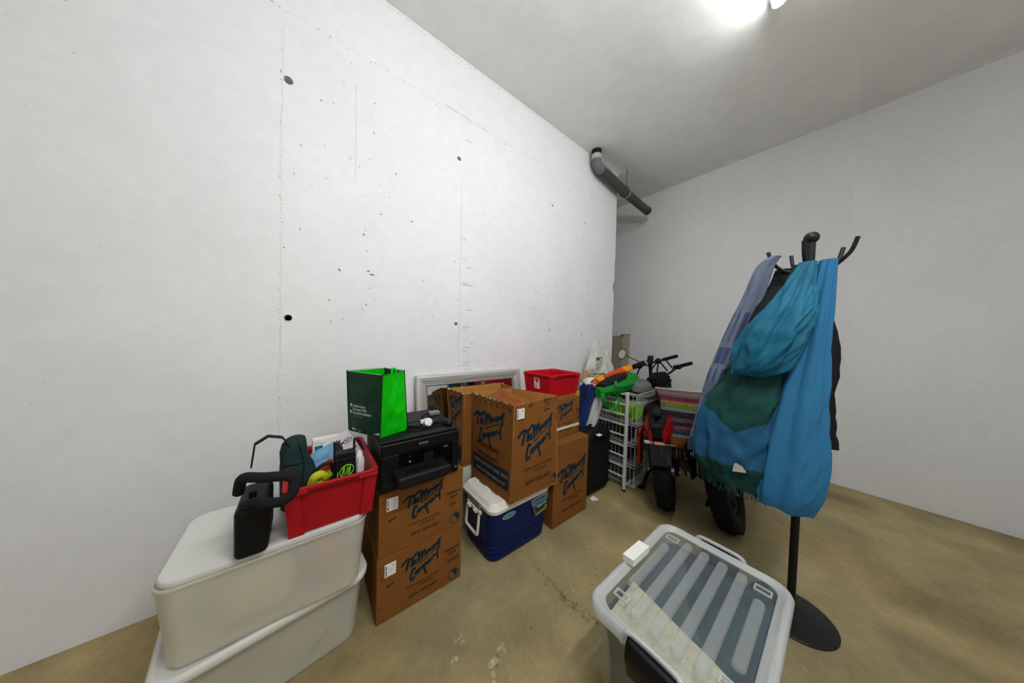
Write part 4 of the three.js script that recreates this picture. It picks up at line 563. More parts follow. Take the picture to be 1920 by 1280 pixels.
// ---------------------------------------------------------------- things heaped on the drawer unit
{
  // grey woven hat
  const t = thing('woven_hat', 'grey woven hat with black band on the front of the wire drawers', 'hat', [-1.2, 0.872, -2.50]);
  t.rotation.set(0.12, 0, -0.22); t.scale.set(1.05, 0.9, 1.15);
  const [c] = noiseCanvas(128, 128, (u, v, x, y) => { const k = ((Math.floor(x / 8) + Math.floor(y / 8)) & 1 ? 118 : 74) + (vn(x, y, 5) - 0.5) * 30; return [k, k, k - 4]; });
  const weave = std(0xffffff, 0.85, { map: tex(c, true, 8, 3) });
  const R = (rx, rz, y, n = 44) => Array.from({ length: n }, (_, k) => { const a = k / n * Math.PI * 2; return [Math.cos(a) * rx, y + Math.cos(a * 2) * rx * 0.04, Math.sin(a) * rz]; });
  part('crown', loft([R(0.098, 0.118, 0.01), R(0.096, 0.115, 0.04), R(0.088, 0.104, 0.075), R(0.07, 0.082, 0.098), R(0.03, 0.034, 0.108)], false, true), weave, t);
  part('brim', loft([R(0.098, 0.118, 0.012), R(0.13, 0.165, 0.002), R(0.133, 0.168, -0.002), R(0.1, 0.12, 0.006)], false, false), weave, t);
  part('band', loft([R(0.0995, 0.12, 0.012), R(0.098, 0.118, 0.028), R(0.0965, 0.116, 0.03)], false, false), std(0x111111, 0.7), t);
}
{
  // green rucksack lying on its side
  const t = thing('rucksack', 'bright green rucksack with black mesh side lying on the wire drawers', 'bag', [0, 0, 0]);
  const green = std(0x077a24, 0.6), blk = std(0x14151a, 0.8);
  const path = [[-1.33, 0.875, -2.03, 0.03, 0.035], [-1.32, 0.888, -2.08, 0.075, 0.048], [-1.315, 0.905, -2.2, 0.11, 0.06], [-1.31, 0.92, -2.34, 0.12, 0.068], [-1.31, 0.945, -2.48, 0.115, 0.07], [-1.31, 0.96, -2.57, 0.085, 0.06], [-1.31, 0.963, -2.62, 0.035, 0.032]];
  part('shell', loft(path.map(([x, y, z, a, b], j) => { const r = []; for (let k = 0; k < 32; k++) { const q = k / 32 * Math.PI * 2, n = 1 + (vn(k * 0.6, j * 1.1, 33) - 0.5) * 0.14; r.push([x + Math.cos(q) * a * n, y + Math.sin(q) * b * n, z]); } return r; })), green, t);
  part('mesh_side', loft([[-1.33, 0.935, -2.06, 0.04, 0.02], [-1.32, 0.965, -2.2, 0.07, 0.03], [-1.32, 0.995, -2.36, 0.07, 0.03], [-1.32, 1.0, -2.46, 0.03, 0.02]].map(([x, y, z, a, b]) => Array.from({ length: 20 }, (_, k) => { const q = k / 20 * Math.PI * 2; return [x + Math.cos(q) * a, y + Math.sin(q) * b, z]; }))), blk, t);
  part('shoulder_strap', ribbon([[-1.22, 0.90, -2.05], [-1.18, 0.86, -2.10], [-1.175, 0.79, -2.06], [-1.2, 0.755, -2.03], [-1.23, 0.77, -2.0], [-1.25, 0.84, -1.99], [-1.28, 0.88, -2.02]], 0.034, 0.005), green, t);
  part('zip', tube([[-1.215, 0.93, -2.1], [-1.195, 0.925, -2.25], [-1.19, 0.94, -2.4], [-1.2, 0.96, -2.5]], 0.0035, 40, 6), blk, t);
  part('fabric_label', box(0.003, 0.035, 0.04, -1.235, 0.965, -2.15, 0.001), std(0x6f8a74, 0.7), t);
  part('hang_tag', box(0.003, 0.055, 0.028, -1.175, 0.80, -2.07, 0.001), std(0xb9bdb6, 0.6), t);
}
{
  // orange and yellow roll with a black grip
  const t = thing('umbrella', 'rolled orange and yellow umbrella with black grip across the heap', 'umbrella');
  const or = std(0xc9420c, 0.55), ye = std(0xe08a0a, 0.55), blk = std(0x101010, 0.6);
  const P0 = V(-1.40, 0.955, -2.06), P1 = V(-1.345, 1.065, -2.62), at = (u) => P0.clone().lerp(P1, u).add(V(0, -Math.sin(u * Math.PI) * 0.012, 0));
  const ring = (u, r, s = 1) => { const c = at(u); return Array.from({ length: 24 }, (_, k) => { const q = k / 24 * Math.PI * 2, n = 1 + 0.18 * Math.sin(q * 4 + u * 9) * s; return [c.x + Math.cos(q) * r * n, c.y + Math.sin(q) * r * n, c.z]; }); };
  part('canopy', loft([ring(0.12, 0.03), ring(0.25, 0.036), ring(0.45, 0.04), ring(0.65, 0.038), ring(0.8, 0.033)]), or, t);
  part('canopy_band', loft([ring(0.06, 0.03), ring(0.13, 0.034), ring(0.2, 0.036)]), ye, t); part('canopy_band', loft([ring(0.74, 0.036), ring(0.86, 0.036), ring(0.97, 0.028)]), ye, t);
  for (let k = 0; k < 6; k++) part('ruffle', tube([[-1.40 + Math.cos(k) * 0.015, 0.958 + Math.sin(k) * 0.02, -2.10], [-1.385 + Math.cos(k) * 0.032, 0.945 + Math.sin(k) * 0.034, -2.06], [-1.39 + Math.cos(k + 0.5) * 0.02, 0.94 + Math.sin(k + 0.5) * 0.03, -2.03]], 0.007, 16, 6), or, t);
  part('shaft', rod([-1.352, 1.052, -2.55], [-1.33, 1.09, -2.74], 0.008, 10), blk, t);
  part('grip', [rod([-1.338, 1.075, -2.66], [-1.32, 1.11, -2.83], 0.02, 12)], blk, t);
}
{
  // white carrier bag hanging on the wall side, knotted handles up
  const [c, g] = noiseCanvas(256, 256, (u, v) => { const k = 1 + (fbm(u * 6, v * 6, 171) - 0.47) * 0.1; return [216 * k, 216 * k, 208 * k]; });
  g.save(); g.translate(-166, -16); g.scale(1, 0.8); g.fillStyle = '#1d6a30'; g.beginPath(); g.arc(190, 128, 8, 0, 7); g.fill(); g.strokeStyle = '#2d7a40'; g.lineWidth = 2.5; g.beginPath(); g.arc(189, 128, 13, 0.6, 4.2); g.stroke(); for (const [x, y, r] of [[176, 122, 4], [183, 146, 3], [192, 150, 4], [196, 156, 3], [189, 160, 3], [194, 166, 3], [191, 176, 2]]) { g.beginPath(); g.ellipse(x, y, r, r * 0.6, x, 0, 7); g.fill(); } g.fillStyle = '#3c5a34'; for (const [y, h] of [[184, 4], [191, 3], [197, 3]]) g.fillRect(172, y, 34, h); g.restore();
  const t = thing('carrier_bag', 'white plastic carrier bag with green print between wall and drawers', 'bag');
  const lv = [[0.0, -1.80, -2.66, 0.07, 0.12], [0.02, -1.80, -2.66, 0.085, 0.15], [0.35, -1.80, -2.66, 0.09, 0.16], [0.70, -1.80, -2.66, 0.09, 0.18], [0.80, -1.795, -2.68, 0.11, 0.215], [0.92, -1.79, -2.71, 0.12, 0.245], [1.02, -1.785, -2.715, 0.105, 0.225], [1.10, -1.78, -2.695, 0.08, 0.175], [1.17, -1.775, -2.67, 0.055, 0.125], [1.24, -1.77, -2.645, 0.036, 0.075], [1.30, -1.765, -2.625, 0.02, 0.036], [1.325, -1.765, -2.62, 0.008, 0.012]];
  part('bag_body', drape(lv, 8, 0.045, 1.2, 120, 1.2, 0.2), phys(0xffffff, 0.4, { map: tex(c), transmission: 0.12, thickness: 0 }), t);
  part('handle', loft([[1.02, -2.83, 0.07, 0.03], [1.10, -2.85, 0.05, 0.024], [1.17, -2.868, 0.026, 0.014], [1.212, -2.872, 0.008, 0.006]].map(([y, z, a, b]) => Array.from({ length: 16 }, (_, k) => { const q = k / 16 * Math.PI * 2; return [-1.78 + Math.cos(q) * b, y, z - Math.sin(q) * a]; }))), std(0xd9d9d2, 0.45), t);
  part('handle_fold', tube([[-1.745, 1.08, -2.78], [-1.755, 1.2, -2.70], [-1.765, 1.30, -2.63]], 0.009, 24, 6), std(0xd4d4cc, 0.45), t);
  // blue and white sack slumped over the end of the unit
  const s = thing('woven_sack', 'blue and white woven sack slumped beside the wire drawers above the suitcase', 'sack');
  const cl = (rows, sd, am) => loft(rows.map(([x, y, z, a, b], j) => Array.from({ length: 44 }, (_, k) => { const q = k / 44 * Math.PI * 2, n = 1 + Math.sin(q * 5 + j * 0.9) * am + (vn(k * 0.5, j * 1.3, sd) - 0.5) * am * 3; return [x + Math.cos(q) * b * n, y, z + Math.sin(q) * a * n]; })));
  part('blue_panel', cl([[-1.46, 0.566, -1.96, 0.04, 0.06], [-1.46, 0.64, -1.975, 0.045, 0.07], [-1.455, 0.74, -2.01, 0.042, 0.07], [-1.45, 0.83, -2.04, 0.045, 0.07], [-1.45, 0.90, -2.05, 0.058, 0.07], [-1.45, 0.935, -2.06, 0.05, 0.06]], 3, 0.11), std(0x13285c, 0.6), s);
  part('white_panel', cl([[-1.405, 0.566, -2.045, 0.05, 0.05], [-1.40, 0.62, -2.06, 0.066, 0.055], [-1.395, 0.72, -2.09, 0.066, 0.055], [-1.39, 0.80, -2.11, 0.06, 0.05], [-1.385, 0.87, -2.13, 0.048, 0.045], [-1.385, 0.905, -2.135, 0.03, 0.03]], 9, 0.08), std(0xb9bcb8, 0.6), s);
  part('white_collar', cl([[-1.45, 0.915, -2.09, 0.075, 0.06], [-1.45, 0.955, -2.10, 0.08, 0.065], [-1.45, 0.98, -2.10, 0.05, 0.04]], 12, 0.1), std(0xd6d4cb, 0.6), s);
  solid('paper_roll', 'tan paper bundle poking up behind the blue sack', 'paper', [rod([-1.72, 0.60, -2.36], [-1.74, 1.0, -2.40], 0.03, 12), rod([-1.69, 0.60, -2.41], [-1.70, 0.965, -2.45], 0.022, 10)], std(0xb59a6a, 0.8));
  solid('yellow_packet', 'yellow packet wedged between the red crate and the blue sack', 'packet', box2(-1.53, -1.50, 0.564, 0.86, -1.93, -2.0, 0.006), std(0xb8a418, 0.6));
}
// ---------------------------------------------------------------- motorcycles, rear wheels towards the camera
function motorcycle(label, pos, heading, lean, steer, paint) {
  const t = thing('motorcycle', label, 'motorcycle', pos, 'parked motorcycles'); t.rotation.order = 'YXZ'; t.rotation.set(0, heading, lean);
  const rub = std(0x0d0d0d, 0.85), blk = std(0x101012, 0.5), plastic = std(0x161618, 0.6), red = std(paint, 0.32), steel = std(0x8d8e90, 0.3, { metalness: 0.85 }), r = 0.285;
  const wheel = (name, w, R, parent) => {
    const g = part(name, new THREE.TorusGeometry(R - w / 2, w / 2, 18, 56).scale(1, 1, 1.02).rotateY(Math.PI / 2), rub, parent), tread = [];
    for (let k = 0; k < 44; k++) for (const s of [-1, 0, 1]) { const a = (k + (s ? 0.5 : 0)) / 44 * Math.PI * 2, q = new THREE.BoxGeometry(w * 0.26, 0.008, 0.018).translate(0, R + (s ? -0.012 : 0), 0).rotateX(a).translate(s * w * 0.30, 0, 0); tread.push(q); }
    part('tread_blocks', tread, rub, g);
    part('rim', [new THREE.TorusGeometry(R - w - 0.004, 0.016, 8, 40).scale(1, 1, 2).rotateY(Math.PI / 2), ...Array.from({ length: 5 }, (_, k) => new THREE.BoxGeometry(0.03, R - w - 0.03, 0.03).translate(0, (R - w) / 2, 0).rotateX(k * 1.2566))], blk, g);
    part('hub', cyl(0.04, 0.04, 0.15).rotateZ(Math.PI / 2), steel, g); return g;
  };
  wheel('rear_wheel', 0.125, r, t).position.set(0, r, 0);
  // rear mudguard and plate carrier
  const arc = (a0, a1, R, w, th, n = 14) => loft(Array.from({ length: n + 1 }, (_, k) => { const a = a0 + (a1 - a0) * k / n, y = r + Math.sin(a) * R, z = Math.cos(a) * R, y2 = r + Math.sin(a) * (R + th), z2 = Math.cos(a) * (R + th); return [[-w / 2, y - 0.015, z], [-w / 2, y2 - 0.01, z2], [-w * 0.3, y2, z2], [w * 0.3, y2, z2], [w / 2, y2 - 0.01, z2], [w / 2, y - 0.015, z]]; }));
  part('rear_mudguard', arc(0.55, 2.3, r + 0.02, 0.15, 0.008), plastic, t);
  part('plate_carrier', slab([-0.05, 0.44, 0.30], [0.05, 0.44, 0.30], [0.062, 0.6, 0.235], [-0.062, 0.6, 0.235], 0.012), [blk, blk], t);
  for (const x of [-0.012, 0.012]) part('bolt', ball(0.0035, 0.02 + x * 0.2, 0.52 + x, 0.272), steel, t);
  // tail
  const tail = part('tail_unit', loft([[0.24, 0.05, 0.625, 0.705], [0.2, 0.07, 0.60, 0.735], [0.05, 0.085, 0.61, 0.755], [-0.15, 0.09, 0.6, 0.755], [-0.35, 0.09, 0.58, 0.745]].map(([z, w, y0, y1]) => [[-w * 0.7, y0, z], [w * 0.7, y0, z], [w, (y0 + y1) / 2, z], [w * 0.6, y1, z], [-w * 0.6, y1, z], [-w, (y0 + y1) / 2, z]])), blk, t);
  for (const s of [-1, 1]) {
    part('tail_side_panel', loft([[0.255, 0.05, 0.585, 0.69], [0.22, 0.072, 0.575, 0.72], [0.08, 0.09, 0.60, 0.75], [-0.15, 0.1, 0.58, 0.745], [-0.42, 0.105, 0.55, 0.70]].map(([z, x, y0, y1]) => [[s * x * 0.8, y0, z], [s * x, y0 + 0.02, z], [s * (x + 0.012), (y0 + y1) / 2, z], [s * x * 0.85, y1, z], [s * x * 0.7, y1 - 0.02, z], [s * x * 0.65, (y0 + y1) / 2, z]])), red, t);
    part('hanging_side_panel', slab(...(s < 0 ? [[-0.148, 0.36, 0.02], [-0.158, 0.36, 0.11], [-0.13, 0.63, 0.15], [-0.125, 0.64, -0.02]] : [[0.158, 0.22, -0.12], [0.148, 0.2, -0.22], [0.125, 0.5, -0.16], [0.128, 0.48, -0.06]]), s < 0 ? -0.016 : 0.016, 3), [red, red], t);
    part('passenger_peg', rod([s * 0.09, 0.34, -0.38], [s * 0.22, 0.35, -0.40], 0.011, 8), blk, t);
    part('swingarm', rod([s * 0.085, r, 0.03], [s * 0.09, 0.34, -0.48], 0.022, 8), blk, t);
    part('shock', [rod([s * 0.1, 0.33, -0.08], [s * 0.1, 0.6, -0.17], 0.012, 8), ...Array.from({ length: 7 }, (_, k) => new THREE.TorusGeometry(0.022, 0.005, 6, 14).rotateX(Math.PI / 2).translate(s * 0.1, 0.38 + k * 0.028, -0.095 - k * 0.0095))], blk, t);
    part('axle_nut', cyl(0.016, 0.016, 0.03).rotateZ(Math.PI / 2).translate(s * 0.105, r, 0), steel, t);
  }
  part('tail_light', box(0.075, 0.02, 0.02, 0.01, 0.585, 0.245, 0.006), phys(0xc98a80, 0.2), tail); part('indicator', box(0.06, 0.022, 0.03, -0.065, 0.588, 0.235, 0.008), phys(0xb9b9b4, 0.2), tail); part('reflector', box(0.08, 0.008, 0.01, 0.075, 0.583, 0.245, 0.003), steel, tail);
  part('grab_rail', loft([[-0.12, 0.03, 0.02], [0.02, 0.045, 0.03], [0.1, 0.05, 0.034], [0.17, 0.042, 0.03], [0.2, 0.02, 0.016]].map(([z, a, b]) => Array.from({ length: 16 }, (_, k) => { const q = k / 16 * Math.PI * 2; return [Math.cos(q) * a * 0.75, 0.785 + Math.sin(q) * b * 0.85, z]; }))), plastic, t);
  part('seat', tub([[0.70, 0.10, 0.28, 0.08], [0.72, 0.125, 0.30, 0.09], [0.765, 0.12, 0.295, 0.09], [0.785, 0.08, 0.26, 0.07]], 0, 0, -0.33), std(0x121212, 0.75), t);
  part('tank', loft([[-0.55, 0.09, 0.62, 0.80], [-0.65, 0.12, 0.6, 0.86], [-0.78, 0.115, 0.6, 0.87], [-0.88, 0.07, 0.64, 0.84]].map(([z, w, y0, y1]) => Array.from({ length: 20 }, (_, k) => { const q = k / 20 * Math.PI * 2, sx = Math.cos(q), sy = Math.sin(q); return [Math.sign(sx) * Math.pow(Math.abs(sx), 0.7) * w, (y0 + y1) / 2 + Math.sign(sy) * Math.pow(Math.abs(sy), 0.7) * (y1 - y0) / 2, z]; }))), std(0x2a0a12, 0.4), t);
  part('frame', [rod([0.05, 0.62, -0.2], [0.03, 0.86, -0.86], 0.018), rod([-0.05, 0.62, -0.2], [-0.03, 0.86, -0.86], 0.018), rod([0, 0.84, -0.86], [0, 0.3, -0.78], 0.022), rod([0.06, 0.3, -0.78], [0.06, 0.28, -0.42], 0.018), rod([-0.06, 0.3, -0.78], [-0.06, 0.28, -0.42], 0.018), rod([0.06, 0.28, -0.42], [0.05, 0.62, -0.34], 0.018), rod([-0.06, 0.28, -0.42], [-0.05, 0.62, -0.34], 0.018)], blk, t);
  part('engine', [box(0.2, 0.2, 0.26, 0, 0.36, -0.58, 0.03), ...Array.from({ length: 6 }, (_, k) => box(0.15, 0.012, 0.15, 0, 0.48 + k * 0.02, -0.62, 0.004)), cyl(0.08, 0.08, 0.24, 0, 0, 0, 24).rotateZ(Math.PI / 2).translate(0, 0.35, -0.54)], std(0x1f2022, 0.45, { metalness: 0.4 }), t);
  part('exhaust', [tube([[0.07, 0.42, -0.7], [0.11, 0.3, -0.74], [0.13, 0.24, -0.6], [0.14, 0.27, -0.3]], 0.02, 30, 10), rod([0.145, 0.28, -0.32], [0.155, 0.37, 0.05], 0.042, 16)], std(0x19191a, 0.4, { metalness: 0.5 }), t);
  part('chain', tube([[-0.085, r + 0.055, 0.0], [-0.085, r + 0.05, -0.3], [-0.085, 0.36, -0.48], [-0.085, 0.30, -0.48], [-0.085, r - 0.05, -0.2], [-0.085, r - 0.055, 0.0]], 0.006, 50, 6, true), steel, t);
  part('side_stand', [rod([-0.085, 0.28, -0.36], [-0.205, 0.034, -0.17], 0.014, 10), box(0.06, 0.014, 0.05, -0.21, 0.036, -0.165, 0.005).applyMatrix4(new THREE.Matrix4())], blk, t);
  // steering: fork, front wheel, bars
  const st = part('front_fork', [rod([0.085, 0.30, -1.13], [0.085, 0.93, -0.88], 0.022), rod([-0.085, 0.30, -1.13], [-0.085, 0.93, -0.88], 0.022), box(0.24, 0.03, 0.06, 0, 0.9, -0.895, 0.01), box(0.24, 0.03, 0.06, 0, 0.75, -0.955, 0.01)], blk, t);
  const pivot = new THREE.Group();
  const spin = (g) => g.translate(0, 0, 0.88).rotateX(-0.0).rotateY(steer).translate(0, 0, -0.88);
  st.geometry = spin(st.geometry);
  const fw = wheel('front_wheel', 0.1, 0.275, t); const fp = V(0, 0.275, -1.13 + 0.88).applyAxisAngle(V(0, 1, 0), steer); fw.position.set(fp.x, 0.275, fp.z - 0.88); fw.rotation.y = steer;
  const rig = (g) => spin(g.translate(0, -1, 0).rotateZ(0.25).translate(0, 1, 0));
  const bars = part('handlebar', rig(tube([[-0.33, 0.99, -0.80], [-0.2, 1.0, -0.83], [-0.09, 0.96, -0.87], [0.09, 0.96, -0.87], [0.2, 1.0, -0.83], [0.33, 0.99, -0.80]], 0.012, 60, 10)), blk, t);
  for (const s of [-1, 1]) {
    part('grip', rig(rod([s * 0.22, 1.0, -0.826], [s * 0.345, 0.99, -0.797], 0.0195, 12)), rub, bars);
    part('brake_lever', rig(tube([[s * 0.19, 0.992, -0.845], [s * 0.23, 0.975, -0.885], [s * 0.33, 0.965, -0.875]], 0.007, 20, 6)), blk, bars);
    part('switch_block', rig(merge([box(0.05, 0.045, 0.05, s * 0.195, 0.998, -0.83, 0.008), box(0.03, 0.03, 0.04, s * 0.165, 1.012, -0.84, 0.006)])), blk, bars);
  }
  part('headlight_cowl', spin(loft([[-0.86, 0.10, 0.80, 0.985], [-0.93, 0.12, 0.78, 1.0], [-1.0, 0.09, 0.80, 0.96], [-1.04, 0.03, 0.84, 0.91]].map(([z, w, y0, y1]) => [[-w, y0 + 0.03, z], [-w * 0.5, y0, z], [w * 0.5, y0, z], [w, y0 + 0.03, z], [w * 0.9, y1 - 0.03, z], [w * 0.4, y1, z], [-w * 0.4, y1, z], [-w * 0.9, y1 - 0.03, z]]))), std(0x141014, 0.45), t);
  part('dash', spin(box(0.12, 0.03, 0.07, 0, 0.99, -0.9, 0.012)), std(0x1c0c12, 0.4), t);
  return t;
}
motorcycle('red and black motorcycle parked nearest the wire drawers, fat rear tyre facing out', [-0.845, 0, -2.335], 0.335, 0.13, 0.8, 0x8e0c12);
motorcycle('black motorcycle with its rear tyre facing out, half hidden by hanging shawls', [-0.435, 0, -2.45], 0.1, 0.27, 1.1, 0x1a1012);

// ---------------------------------------------------------------- kick scooter whose handlebar shows above the drawers
{
  const t = thing('kick_scooter', 'black upright scooter handlebar with levers and round mirror behind the wire drawers', 'scooter', [-1.345, 0, -3.25]);
  const blk = std(0x0f0f10, 0.5), rub = std(0x0c0c0c, 0.85);
  const G = (p) => p;   // bar runs from lower left (near) to upper right (far)
  const A = [-0.25, 0.985, 0.30], B = [0.085, 1.16, -0.26], C = [(A[0] + B[0]) / 2, 1.075, 0.02];
  part('stem', [rod([0, 0.12, 0], C, 0.02, 12), rod([0, 0.2, 0], [-0.02, 0.5, 0.005], 0.026, 12)], blk, t);
  part('deck', box(0.62, 0.035, 0.15, -0.38, 0.11, -0.14, 0.012).rotateY(0.0), std(0x1b1b1c, 0.8), t);
  part('front_wheel', new THREE.TorusGeometry(0.075, 0.025, 12, 30).translate(0.0, 0.10, 0), rub, t); part('rear_wheel', new THREE.TorusGeometry(0.075, 0.025, 12, 30).translate(-0.72, 0.10, -0.14), rub, t);
  const bar = part('handlebar', rod(A, B, 0.012, 10), blk, t), at = (u) => [A[0] + (B[0] - A[0]) * u, A[1] + (B[1] - A[1]) * u, A[2] + (B[2] - A[2]) * u];
  part('grip', rod(at(0), at(0.24), 0.02, 12), rub, bar); part('grip', rod(at(0.76), at(1.03), 0.02, 12), rub, bar);
  part('control_clamp', [ball(0.035, ...at(0.66), 1, 1.0, 1.3), ball(0.03, ...at(0.3), 1, 1.1, 1.2), ball(0.035, ...at(0.48), 1.1, 1.1, 1.1)], blk, bar);
  const lv = (u, dx, dy, dz) => { const p = at(u); return rod([p[0], p[1] - 0.02, p[2]], [p[0] + dx, p[1] + dy, p[2] + dz], 0.0085, 8); };
  part('brake_lever', lv(0.62, -0.05, -0.135, 0.06), blk, bar); part('brake_lever', lv(0.7, 0.045, -0.125, -0.1), blk, bar); part('brake_lever', lv(0.82, 0.04, -0.12, -0.1), blk, bar); part('brake_lever', lv(0.3, -0.03, -0.17, 0.05), blk, bar); part('cable', lv(0.66, -0.01, -0.13, 0.0), blk, bar);
  part('phone_holder', box(0.012, 0.075, 0.14, ...at(0.5).map((v, i) => v + [0.01, 0.055, 0.02][i]), 0.01).translate(0, 0, 0), std(0x1c1c18, 0.5), bar);
  part('display', ball(0.034, ...at(0.4).map((v, i) => v + [0.02, 0.02, 0.0][i]), 0.5, 1.2, 1.1), std(0xb5b8b4, 0.15, { metalness: 0.9 }), bar);
  const m0 = at(0.36), mc = [-0.395, 1.16, 0.1];
  part('mirror_stalk', rod([m0[0], m0[1] + 0.02, m0[2]], [-0.34, 1.14, 0.09], 0.005, 8), blk, bar);
  const mm = new THREE.Matrix4().lookAt(V(0, 0, 0), V(-0.75, -0.1, -1.6), V(0.25, 1, 0)).setPosition(...mc);
  part('mirror_rim', new THREE.TorusGeometry(0.058, 0.0055, 10, 40).scale(0.8, 1.1, 1).applyMatrix4(mm), blk, bar); part('mirror_glass', new THREE.CylinderGeometry(0.057, 0.057, 0.006, 36).rotateX(Math.PI / 2).scale(0.8, 1.1, 1).applyMatrix4(mm), std(0xc8ccc8, 0.05, { metalness: 1 }), bar);
}

// ---------------------------------------------------------------- folded rug across the two seats
{
  const t = thing('folded_rug', 'folded striped woven rug with fringe lying across the motorcycle seats', 'rug', [-0.93, 0, -2.31]); t.rotation.y = 0.5;
  const S = [['#b9b48a', 0.05], ['#5d4a4c', 0.075], ['#6e5c5e', 0.06], ['#54413f', 0.05], ['#3d1018', 0.05], ['#6a1622', 0.03], ['#8f3f49', 0.015], ['#626c22', 0.09], ['#5f7a80', 0.04], ['#2e1620', 0.09], ['#4d4756', 0.06], ['#2f1a24', 0.05], ['#5a5560', 0.05], ['#6d3a46', 0.03], ['#3f3d52', 0.05], ['#7fa09c', 0.04], ['#a85a14', 0.17]];
  const [c, g] = canvas(256, 512); let y = 0; const tot = S.reduce((a, b) => a + b[1], 0);
  for (const [col, h] of S) { g.fillStyle = col; g.fillRect(0, y, 256, h / tot * 512 + 1); y += h / tot * 512; }
  for (let k = 0; k < 9000; k++) { g.fillStyle = k % 2 ? 'rgba(230,220,215,0.16)' : 'rgba(10,5,10,0.2)'; g.fillRect(Math.floor(rnd() * 64) * 4, Math.floor(rnd() * 170) * 3, 4, 2); }
  const [bc] = noiseCanvas(128, 256, (u, v, x, yy) => [128 + Math.sin(yy * 0.8) * 60 + Math.sin(x * 0.9) * 40]);
  const wool = std(0xffffff, 0.95, { map: tex(c), bumpMap: tex(bc, false, 2, 2), bumpScale: 0.004 }), side = std(0x5a4a48, 0.95);
  // the hanging end: a thick board curving over the seat edge
  const n = 14, fold = (z0, z1, yT, yB, x0, x1, th, dx) => {
    const rows = []; const prof = []; for (let k = 0; k <= n; k++) { const u = k / n; prof.push(u < 0.3 ? [yT - Math.pow(u / 0.3, 2) * 0.03, z0 + (z1 - z0) * (u / 0.3)] : [yT - 0.03 - (u - 0.3) / 0.7 * (yT - 0.03 - yB), z1 + Math.sin((u - 0.3) / 0.7 * 2.6) * 0.03]); }
    const pos = [], uv = [], idx = [], m = 12;
    for (const o of [0, 1]) for (let j = 0; j <= n; j++) for (let i = 0; i <= m; i++) { const u = i / m, [yy, zz] = prof[j], sag = Math.sin(u * Math.PI) * -0.012 + (vn(u * 3, j * 0.3, 9) - 0.5) * 0.012; const k = j / n, slant = (u - 0.5) * 0.05 * (k > 0.3 ? (k - 0.3) : 0) * 1.2; pos.push(x0 + (x1 - x0) * u + dx * k, yy + sag - (o ? th * (j < 5 ? 1 : 0) : 0) + slant, zz - (o ? th * (j < 5 ? 0.2 : 1) : 0) + sag * 0.5); uv.push(u, 1 - k); }
    const id = (o, j, i) => o * (n + 1) * (m + 1) + j * (m + 1) + i;
    for (let j = 0; j < n; j++) for (let i = 0; i < m; i++) { idx.push(id(0, j, i), id(0, j + 1, i), id(0, j + 1, i + 1), id(0, j, i), id(0, j + 1, i + 1), id(0, j, i + 1)); idx.push(id(1, j, i), id(1, j + 1, i + 1), id(1, j + 1, i), id(1, j, i), id(1, j, i + 1), id(1, j + 1, i + 1)); }
    for (let j = 0; j < n; j++) for (const i of [0, m]) { const q = [id(0, j, i), id(1, j, i), id(1, j + 1, i), id(0, j + 1, i)]; i ? idx.push(q[0], q[2], q[1], q[0], q[3], q[2]) : idx.push(q[0], q[1], q[2], q[0], q[2], q[3]); }
    for (let i = 0; i < m; i++) { const q = [id(0, n, i), id(1, n, i), id(1, n, i + 1), id(0, n, i + 1)]; idx.push(q[0], q[1], q[2], q[0], q[2], q[3]); }
    const b = new THREE.BufferGeometry(); b.setAttribute('position', new THREE.Float32BufferAttribute(pos, 3)); b.setAttribute('uv', new THREE.Float32BufferAttribute(uv, 2)); b.setIndex(idx); b.computeVertexNormals(); return b;
  };
  part('top_layer', fold(-0.40, 0, 0.905, 0.505, 0, 0.50, 0.03, 0.02), wool, t);
  part('under_layer', fold(-0.42, -0.035, 0.875, 0.60, 0.01, 0.49, 0.03, 0.0), side, t);
  const fr = []; const cols = [0x4a3a3c, 0x5e5148, 0x3a2430, 0x6a6450, 0x54262c];
  for (let k = 0; k < 40; k++) { const u = (k + rnd() * 0.8) / 40, x = 0.02 + 0.5 * u, l = 0.07 + rnd() * 0.05, yb = 0.5 + (u - 0.5) * 0.04; part('fringe_tassel', tube([[x, yb + 0.005, -0.005], [x + (rnd() - 0.5) * 0.02, yb - l * 0.5, 0.0 + (rnd() - 0.5) * 0.02], [x + (rnd() - 0.5) * 0.03, yb - l, -0.005 + (rnd() - 0.5) * 0.03]], 0.0045 + rnd() * 0.003, 8, 5), std(cols[k % 5], 0.95), t); }
}
// ---------------------------------------------------------------- coat stand with hanging clothes
{
  const t = thing('coat_stand', 'dark metal coat stand carrying the shawls and jacket', 'coat stand', [-0.12, 0, -1.93]);
  const m = std(0x17181a, 0.45, { metalness: 0.4 });
  part('base', tub([[0, 0.16, 0.16, 0.16], [0.012, 0.16, 0.16, 0.16], [0.022, 0.06, 0.06, 0.06]], 0, 0, 0, true, true, 10), m, t);
  part('pole', rod([0, 0.02, 0], [0, 1.86, 0], 0.016, 14), m, t);
  for (let k = 0; k < 5; k++) { const a = k * 1.257 + 0.4, c = Math.cos(a), s = Math.sin(a); part('hook', tube([[c * 0.014, 1.72, s * 0.014], [c * 0.08, 1.72, s * 0.08], [c * 0.13, 1.77, s * 0.13], [c * 0.15, 1.83, s * 0.15]], 0.008, 24, 8), m, t); }
  part('finial', ball(0.028, 0, 1.875, 0), m, t);
}
